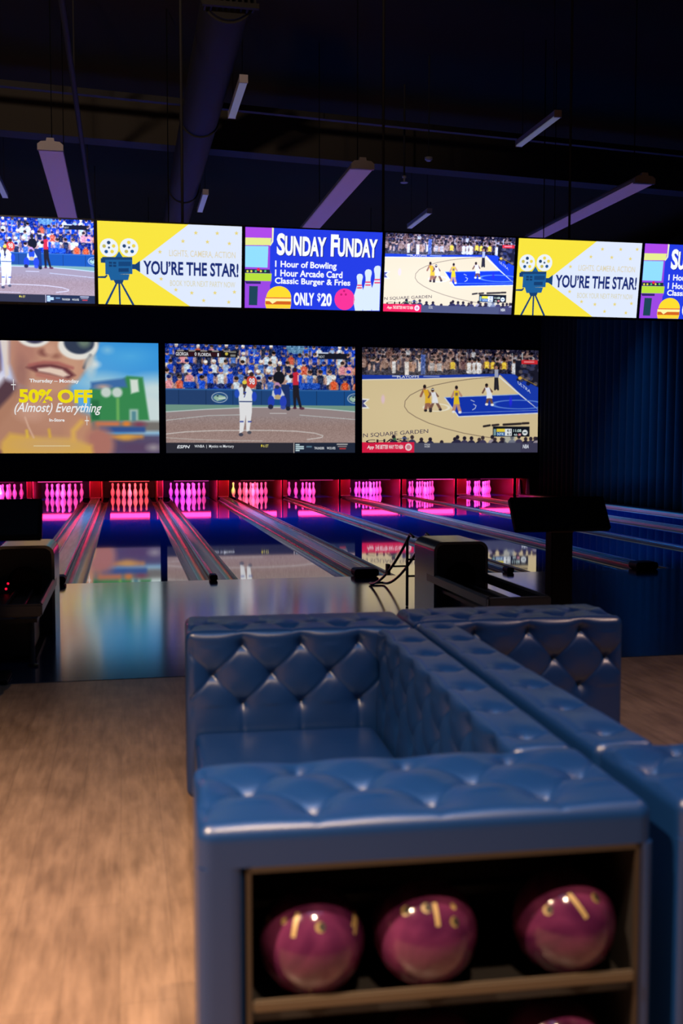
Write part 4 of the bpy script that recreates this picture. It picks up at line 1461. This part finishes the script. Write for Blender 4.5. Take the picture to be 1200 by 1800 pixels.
# low stool with castors at the left edge, mostly out of the frame
st_ = empty('swivel_stool', (-1.09, -5.14, 0))
tag(st_, 'dark stool foot with castors at the left edge near the floor seam', 'stool')
MB().tube([(0, 0, .08), (0, 0, .30)], .028, 12).build('column', M['black'], st_)
MB().lathe([(.16, .30), (.18, .33), (.17, .37), (.12, .38)], 20).build('seat', M['black'], st_, smooth=True)
for k in range(5):
    a = R(-35 + 72 * k)
    d = Vector((math.cos(a), math.sin(a), 0))
    lg = MB().tube([d * .02 + Vector((0, 0, .10)), d * .285 + Vector((0, 0, .075))], .018, 8).build('leg', M['black'], st_)
    MB().tube([d * .29 + Vector((-.014, 0, .030)), d * .29 + Vector((.014, 0, .030))], .030, 14).build('castor', M['black_gloss'], lg, smooth=True)

# ------------------------------------------------------------------ ball returns


def ball_return(x, yf, label):
    t = empty('ball_return', (x, yf, 0))
    tag(t, label, 'ball return', 'ball returns')
    W2, H_, D_ = .222, .685, .56
    outer = rounded_rect(-W2, W2, 0.0, H_, .075, 8, (0, 0, 1, 1))
    inner = rounded_rect(-W2 + .022, W2 - .022, 0.0, H_ - .022, .06, 8, (0, 0, 1, 1))
    # hood shell: an arch open at the front
    mb = MB()
    n = len(outer)
    vs = [(px, 0, pz) for px, pz in outer] + [(px, 0, pz) for px, pz in inner] + [(px, D_, pz) for px, pz in outer] + [(px, D_, pz) for px, pz in inner]
    fs = []
    for k in range(n):
        a, b_ = k, (k + 1) % n
        if k == n - 1 or k == 0 and False:
            pass
        fs.append((a, b_, b_ + n, a + n))
        fs.append((a, a + 2 * n, b_ + 2 * n, b_))
        fs.append((a + n, b_ + n, b_ + 3 * n, a + 3 * n))
        fs.append((a + 2 * n, a + 3 * n, b_ + 3 * n, b_ + 2 * n))
    mb.add(vs, fs)
    mb.build('hood_shell', M['hood'], t, smooth=True)
    MB().prism(inner, D_ - .03, D_ - .005).build('back_panel', M['face'], t)
    # face with a round mouth
    N = 48
    ring = [(.128 * math.cos(2 * PI * k / N), .40 + .128 * math.sin(2 * PI * k / N)) for k in range(N)]
    outr = []
    for k in range(N):
        a = 2 * PI * k / N
        dx, dz = math.cos(a), math.sin(a)
        sx = (W2 - .024) / abs(dx) if abs(dx) > 1e-6 else 9
        sz = (H_ - .026 - .40) / dz if dz > 1e-6 else (.40 - .02) / -dz if dz < -1e-6 else 9
        s_ = min(sx, sz)
        px, pz = dx * s_, .40 + dz * s_
        # follow the rounded corner
        cx_, cz_ = W2 - .024 - .06, H_ - .026 - .06
        if abs(px) > cx_ and pz > cz_:
            v_ = Vector((abs(px) - cx_, pz - cz_))
            if v_.length > .06:
                v_ = v_.normalized() * .06
                px, pz = math.copysign(cx_ + v_.x, px), cz_ + v_.y
        outr.append((px, pz))
    vs = [(px, .012, pz) for px, pz in ring] + [(px, .012, pz) for px, pz in outr] + [(px * .93, .30, .40 + (pz - .40) * .93) for px, pz in ring] + [(px, .03, pz) for px, pz in outr]
    fs = []
    for k in range(N):
        a, b_ = k, (k + 1) % N
        fs.append((a, a + N, b_ + N, b_))
        fs.append((a, b_, b_ + 2 * N, a + 2 * N))
        fs.append((a + N, a + 3 * N, b_ + 3 * N, b_ + N))
    fs.append(tuple(range(2 * N, 3 * N)))
    MB().add(vs, fs).build('hood_face', M['face'], t, smooth=False)
    # rack reaching towards the players
    for s in (-1, 1):
        MB().prism([(s * .205 - .018, .36), (s * .205 + .018, .36), (s * .205 + .018, .415), (s * .205 + .006, .43), (s * .205 - .006, .43), (s * .205 - .018, .415)], -1.22, .20).build('side_rail', M['rail'], t)
    MB().box(-.223, .223, -1.27, -1.22, .345, .425).build('front_rail', M['rail'], t, bevel=.01)
    for xx in (-.06, .06):
        MB().tube([(xx, -1.22, .345), (xx, .0, .345)], .012, 8).build('ball_track', M['rail'], t)
    MB().box(-.187, .187, -1.22, .0, .30, .325).build('rack_tray', M['face'], t)
    MB().box(-.12, .12, -.95, .05, .02, .30).build('pedestal', M['face'], t, bevel=.01)
    MB().box(-.16, .16, -1.0, .05, .0, .02).build('foot_plate', M['black'], t)
    # front legs
    for s in (-1, 1):
        lg = MB().tube([(s * .15, -1.15, .33), (s * .15, -1.15, .012)], .014, 10).build('leg', M['rail'], t)
        MB().lathe([(.035, 0), (.035, .012), (.015, .02)], 12, (s * .15, -1.15, 0)).build('foot', M['black_gloss'], lg)
    return t


b1 = ball_return(-.873, -3.02, 'dark ball return with rounded grey hood at the left edge')
b2 = ball_return(2.4585, -3.36, 'dark ball return with rounded hood behind the sofas, beside the console')
for x_, z_ in ((-.12, .40), (-.135, .36)):
    MB().lathe([(.007, -.006), (.009, 0), (.006, .006)], 10).build('indicator_light', M['red_led'], b1, loc=(x_, .012, z_), rot=(R(90), 0, 0))

# ball ramp made of bent tube
rp = empty('ball_ramp', (2.40, -.72, 0))
tag(rp, 'blue steel tube ball ramp curving down to the approach beside the right ball return', 'ball ramp')
prof = []
for i in range(19):
    s = i / 18
    y_ = -1.56 * s
    z_ = .016 + .64 * (s ** 1.55)
    prof.append((y_, z_))
for xx in (-.06, .09):
    MB().tube([(xx, y_, z_) for y_, z_ in prof] + [(xx, -1.66, .64)], .013, 10).build('rail', M['tube'], rp, smooth=True)
MB().tube([(-.06, 0, .016), (-.04, .03, .016), (.07, .03, .016), (.09, 0, .016)], .013, 10).build('end_bow', M['tube'], rp, smooth=True)
for xx in (-.06, .09):
    MB().tube([(xx, -1.46, .002), (xx, -1.46, .60)], .013, 10).build('leg', M['tube'], rp)
for y_, z_ in ((-1.46, .27), (-.95, .30), (-1.46, .42)):
    MB().tube([(-.06, y_, z_), (.09, y_, z_)], .009, 8).build('cross_bar', M['tube'], rp)
MB().box(-.075, -.045, -.80, -.72, .20, .30).build('stop_block', M['rubber'], rp)

# ------------------------------------------------------------------ tufted upholstery


def tuft_height(s, t, a, b, s0, t0, rows, A, B, C, tl, th):
    """s along the row, t across rows; rows = number of rows starting at t0; tl, th = face limits of t"""
    al = (s - s0) / a + (t - t0) / (2 * b)
    be = (s - s0) / a - (t - t0) / (2 * b)
    # nearest button
    best = 9.0
    for j in range(rows):
        tt = t0 + j * b
        so = s0 + (a / 2 if j % 2 else 0)
        ds = (s - so) / a
        ds = (ds - round(ds)) * a
        best = min(best, math.hypot(ds, (t - tt)))
    h = -A * math.exp(-best / .019) - A * .22 * math.exp(-(best / .05) ** 2)
    t_last = t0 + (rows - 1) * b
    nrm = 1 / math.sqrt((1 / a) ** 2 + (1 / (2 * b)) ** 2)
    if t0 - .001 <= t <= t_last + .001 and rows > 1:
        da = abs(al - round(al)) * nrm
        db = abs(be - round(be)) * nrm
        d = min(da, db)
        h += C * (math.sin(PI * al) * math.sin(PI * be)) ** 2
    else:
        if t < t0:
            so = s0
        else:
            so = s0 + (a / 2 if (rows - 1) % 2 else 0)
        ds = (s - so) / a
        d = abs(ds - round(ds)) * a
        e = min(1.0, min(t - tl, th - t) / max(.02, (t0 - tl) if t < t0 else (th - t_last)))
        h += C * .6 * math.sin(PI * ds) ** 2 * e
        h += B * (1 - e) * .75 * math.exp(-d / .0055)
    h -= B * math.exp(-d / .0055)
    return h


def tufted(name, x0, x1, y0, y1, z0, z1, r, faces, parent, res=.0072, sharp_bottom=False, sharp_top=False, mat=None):
    dims = (x1 - x0, y1 - y0, z1 - z0)
    N = [max(2, int(round(d / res))) for d in dims]
    idx = {}
    vs, fs = [], []
    lo = (x0, y0, z0)
    c = Vector(((x0 + x1) / 2, (y0 + y1) / 2, (z0 + z1) / 2))
    hx = Vector(dims) / 2

    def vert(i, j, k):
        key = (i, j, k)
        if key in idx:
            return idx[key]
        q = Vector((lo[0] + dims[0] * i / N[0], lo[1] + dims[1] * j / N[1], lo[2] + dims[2] * k / N[2])) - c
        inner = Vector([max(-(hx[m_] - r), min(hx[m_] - r, q[m_])) for m_ in range(3)])
        if sharp_bottom and q.z < 0 or sharp_top and q.z > 0:
            inner.z = q.z
        d = q - inner
        if d.length < 1e-9:
            d = Vector((0, 0, 1.0 if q.z > 0 else -1.0)) if (sharp_bottom or sharp_top) else Vector((0, 0, 0))
            inner = inner - d * r
        if d.length > 1e-9:
            d.normalize()
        p = inner + d * r
        disp = 0
        for ax, (sa, ta, prm) in faces.items():
            sgn = 1 if ax[0] == '+' else -1
            ai = 'xyz'.index(ax[1])
            dn = d[ai] * sgn
            wgt = max(0.0, min(1.0, (dn - .55) / .42))
            wgt = wgt * wgt * (3 - 2 * wgt)
            if wgt > 0:
                P_ = p + c
                si, ti = 'xyz'.index(sa), 'xyz'.index(ta)
                disp += wgt * tuft_height(P_[si], P_[ti], *prm, lo[ti], lo[ti] + dims[ti])
        p = p + d * disp + c
        idx[key] = len(vs)
        vs.append(tuple(p))
        return idx[key]

    def face(fix, val, A_, B_, flip):
        for i in range(N[A_]):
            for j in range(N[B_]):
                quad = []
                for (di, dj) in ((0, 0), (1, 0), (1, 1), (0, 1)):
                    ijk = [0, 0, 0]
                    ijk[fix] = val
                    ijk[A_] = i + di
                    ijk[B_] = j + dj
                    quad.append(vert(*ijk))
                fs.append(tuple(quad[::-1] if flip else quad))
    face(2, N[2], 0, 1, False)
    face(2, 0, 0, 1, True)
    face(0, N[0], 1, 2, False)
    face(0, 0, 1, 2, True)
    face(1, N[1], 0, 2, True)
    face(1, 0, 0, 2, False)
    me = bpy.data.meshes.new(name)
    me.from_pydata(vs, [], fs)
    me.polygons.foreach_set('use_smooth', [True] * len(me.polygons))
    if sharp_bottom or sharp_top:
        me.update()
        me.set_sharp_from_angle(angle=R(70))
    me.materials.append(mat or M['leather'])
    o = bpy.data.objects.new(name, me)
    COL.objects.link(o)
    o.parent = parent
    return o


DA, DB, DC = .030, .0085, .009     # button depth, crease depth, pillow height


def sofa(origin, rot, sx, far, label, has_seat=True):
    """sx = -1: opens to the left, +1: opens to the right. local x: back at 0, front at sx*.9"""
    t = empty('tufted_sofa', (origin[0], origin[1], 0), (0, 0, rot))
    tag(t, label, 'sofa', 'tufted sofas')
    HH = .712

    def X(a, b):
        return (min(sx * a, sx * b), max(sx * a, sx * b))
    f0, f1 = far
    # far arm: face towards the camera and top are tufted
    x0, x1 = X(0, .925)
    fx = .7 * sx if sx < 0 else .47
    tufted('arm', x0, x1, f0, f1, .04, HH, .035, {'-y': ('x', 'z', (.235, .118, (-.703 if sx < 0 else .498), .415, 3, DA, DB, DC * .6)),
                                                  '+z': ('x', 'y', (.215, .11, -.72 if sx < 0 else .46, f0 + .11, 2, DA, DB, DC * .8))}, t)
    # back rest
    x0, x1 = X(0, .165)
    ax = '-x' if sx < 0 else '+x'
    tufted('backrest', x0, x1, .425, f0 - .004, .04, HH, .030, {ax: ('y', 'z', (.235, .118, .60, .415, 3, DA, DB, DC * .6)),
                                                                '+z': ('y', 'x', (.262, .1, .56 + .0, (x0 + x1) / 2, 1, DA * .95, DB * 1.2, DC * .7))}, t)
    # seat
    x0, x1 = X(.170, .895)
    if has_seat:
      tufted('seat', x0, x1, .43, f0 - .006, .04, .315, .035, {}, t, res=.02)
    # near arm with the ball cabinet
    ar = empty('cabinet_arm', (0, 0, 0), (0, 0, 0), t)
    x0, x1 = X(0, .93)
    tufted('top_cushion', x0, x1, .002, .42, .632, HH + .004, .030, {'+z': ('x', 'y', (.249, .122, (-.693 if sx < 0 else .18), .112, 3, DA * 1.1, DB * .9, DC * 1.1))}, ar, sharp_bottom=True)
    a, b = X(.838, .93)
    tufted('side_panel', a, b, .002, .42, .03, .632, .022, {}, ar, res=.015, sharp_top=True)
    a, b = X(.0, .030)
    tufted('side_panel', a, b, .002, .42, .03, .632, .012, {}, ar, res=.015, sharp_top=True)
    a, b = X(.031, .837)
    MB().box(a, b, .36, .418, .03, .634).build('back_panel', M['cab_in'], ar)
    MB().box(a, b, .012, .36, .03, .055).build('bottom_shelf', M['cab_in'], ar)
    MB().box(a, b, .009, .36, .622, .631).build('lining', M['cab_in'], ar)
    for q in (a + .001, b - .009):
        MB().box(q, q + .008, .009, .36, .055, .622).build('lining', M['cab_in'], ar)
    sh = MB().box(a + .010, b - .010, .024, .355, .312, .330).build('shelf', M['cab_in'], ar)
    MB().box(a + .012, b - .012, -.009, .004, .345, .369).build('shelf_lip', M['bronze_lip'], ar, bevel=.004)
    MB().box(a + .012, b - .012, .335, .350, .40, .42).build('back_rail', M['rail'], ar)
    fr = MB()
    fr.box(a, a + .010, .0, .008, .03, .632).box(b - .010, b, .0, .008, .03, .632).box(a, b, .0, .008, .621, .632).box(a, b, .0, .008, .03, .041)
    fr.build('opening_trim', M['bronze'], ar)
    a, b = X(.02, .88)
    pl = MB()
    if has_seat:
        pl.box(a, b, .03, f1 - .03, .0, .04)
    else:
        pl.box(a, b, .03, .40, .0, .04).box(a, b, f0 + .02, f1 - .03, .0, .04)
        a, b = X(.02, .15)
        pl.box(a, b, .40, f0 + .02, .0, .04)
    pl.build('plinth', M['black'], t)
    return t


TH_ = R(2.5)
O1 = Vector((.9 + .035 * math.cos(TH_), -9.3 - .035 * math.sin(TH_), 0))
sofa_l = sofa(O1, -TH_, -1, (2.15, 2.56), 'blue tufted leather sofa on the left, its end cabinet holding purple bowling balls')
O2 = Vector((.9 + .092 * math.cos(TH_), -9.3 - .092 * math.sin(TH_), 0))
sofa_r = sofa(O2, -R(1.5), 1, (2.24, 2.62), 'blue tufted leather bench unit on the right, back to back with the ball cabinet sofa', False)

# ------------------------------------------------------------------ bowling balls in the cabinet
# camera right, up and backward axes as constants; ball marks set from image pixels
RIGHT, UP, BACK = Vector((0.9796, -0.2011, 0.0000)), Vector((0.0129, 0.0628, 0.9979)), Vector((-0.2007, -0.9775, 0.0642))
BR = .108
bme = bpy.data.meshes.new('ball_body')
bm = bmesh.new()
bmesh.ops.create_uvsphere(bm, u_segments=64, v_segments=32, radius=BR)
bm.to_mesh(bme)
bm.free()
bme.polygons.foreach_set('use_smooth', [True] * len(bme.polygons))
bme.materials.append(M['ball'])


def patch(name, d, up, w_, h_, mat, parent, lift, n=16, rect=False):
    """a mark lying on the sphere around direction d"""
    d = d.normalized()
    sx = up.cross(d).normalized()
    sy = d.cross(sx).normalized()
    pts = []
    if rect:
        g = [(-1, -1), (1, -1), (1, -.33), (1, .33), (1, 1), (-1, 1), (-1, .33), (-1, -.33)]
    else:
        g = [(math.cos(2 * PI * k / n), math.sin(2 * PI * k / n)) for k in range(n)]
    if rect:
        vs, fs = [], []
        K = 6
        for k in range(K + 1):
            for s in (-1, 1):
                p = d + sx * (s * w_ / BR) + sy * ((2 * k / K - 1) * h_ / BR)
                vs.append(p.normalized() * (BR + lift))
        for k in range(K):
            fs.append((2 * k, 2 * k + 1, 2 * k + 3, 2 * k + 2))
    else:
        vs = [(d + sx * (a * w_ / BR) + sy * (b * h_ / BR)).normalized() * (BR + lift) for a, b in g]
        fs = [tuple(range(n))]
    return MB().add(vs, fs).build(name, mat, parent, smooth=True)


def ball(u, v, z, marks, label, spin):
    loc = Vector((O1.x, O1.y, 0)) + Matrix.Rotation(-TH_, 3, 'Z') @ Vector((u - .035, v, 0))
    t = empty('bowling_ball', (loc.x, loc.y, z))
    tag(t, label, 'bowling ball', 'purple bowling balls in the sofa cabinet')
    b_ = bpy.data.objects.new('ball_body', bme)
    b_.rotation_euler = spin
    COL.objects.link(b_)
    b_.parent = t
    for kind, dx, dy, w_, h_, tw in marks:
        d = RIGHT * dx + UP * dy + BACK * math.sqrt(max(.02, 1 - dx * dx - dy * dy))
        up = UP * math.cos(tw) + RIGHT * math.sin(tw)
        if kind == 'hole':
            h = patch('finger_hole', d, up, .0105, .0105, M['hole'], t, .0006)
            d2 = d + RIGHT * .035 + UP * .01
            patch('hole_bore', d2, up, .0070, .0085, M['hole_in'], h, .0009)
        elif kind == 'dot':
            patch('gold_dot', d, up, .006, .007, M['gold'], t, .0006)
        else:
            patch('gold_stripe', d, up, w_, h_, M['gold'], t, .0006, rect=True)
    return t


ball(-.664, .089, .441, [('dot', -.79, .50, 0, 0, 0), ('stripe', -.27, .56, .0045, .024, 0), ('hole', .19, .53, 0, 0, 0), ('stripe', .80, .50, .004, .020, .9), ('stripe', .83, .40, .004, .020, .9), ('dot', -.48, .58, 0, 0, 0)],
     'purple marbled bowling ball on the cabinet shelf, left one', (.3, .2, 1.0))
ball(-.427, .089, .441, [('hole', -.40, .62, 0, 0, 0), ('hole', -.02, .69, 0, 0, 0), ('stripe', .16, .60, .0045, .024, 0), ('dot', .49, .66, 0, 0, 0), ('hole', .50, .44, 0, 0, 0)],
     'purple marbled bowling ball on the cabinet shelf, middle one', (1.3, .5, 2.2))
ball(-.125, .089, .441, [('hole', -.45, .47, 0, 0, 0), ('stripe', .11, .58, .005, .030, -.45), ('hole', .49, .64, 0, 0, 0)],
     'purple marbled bowling ball on the cabinet shelf, right one near the trim', (2.1, 1.2, .4))
ball(-.668, .092, .164, [('stripe', 0, .75, .005, .02, .1)], 'purple marbled bowling ball under the shelf at left, in shadow', (.9, 2.2, .1))
ball(-.412, .092, .164, [('stripe', .05, .62, .005, .02, .1), ('dot', .3, .7, 0, 0, 0)], 'purple marbled bowling ball under the shelf at the middle', (.1, .9, 3.1))
ball(-.140, .092, .164, [('hole', .6, .4, 0, 0, 0)], 'purple marbled bowling ball under the shelf at right, most in view below', (1.9, .3, 1.7))
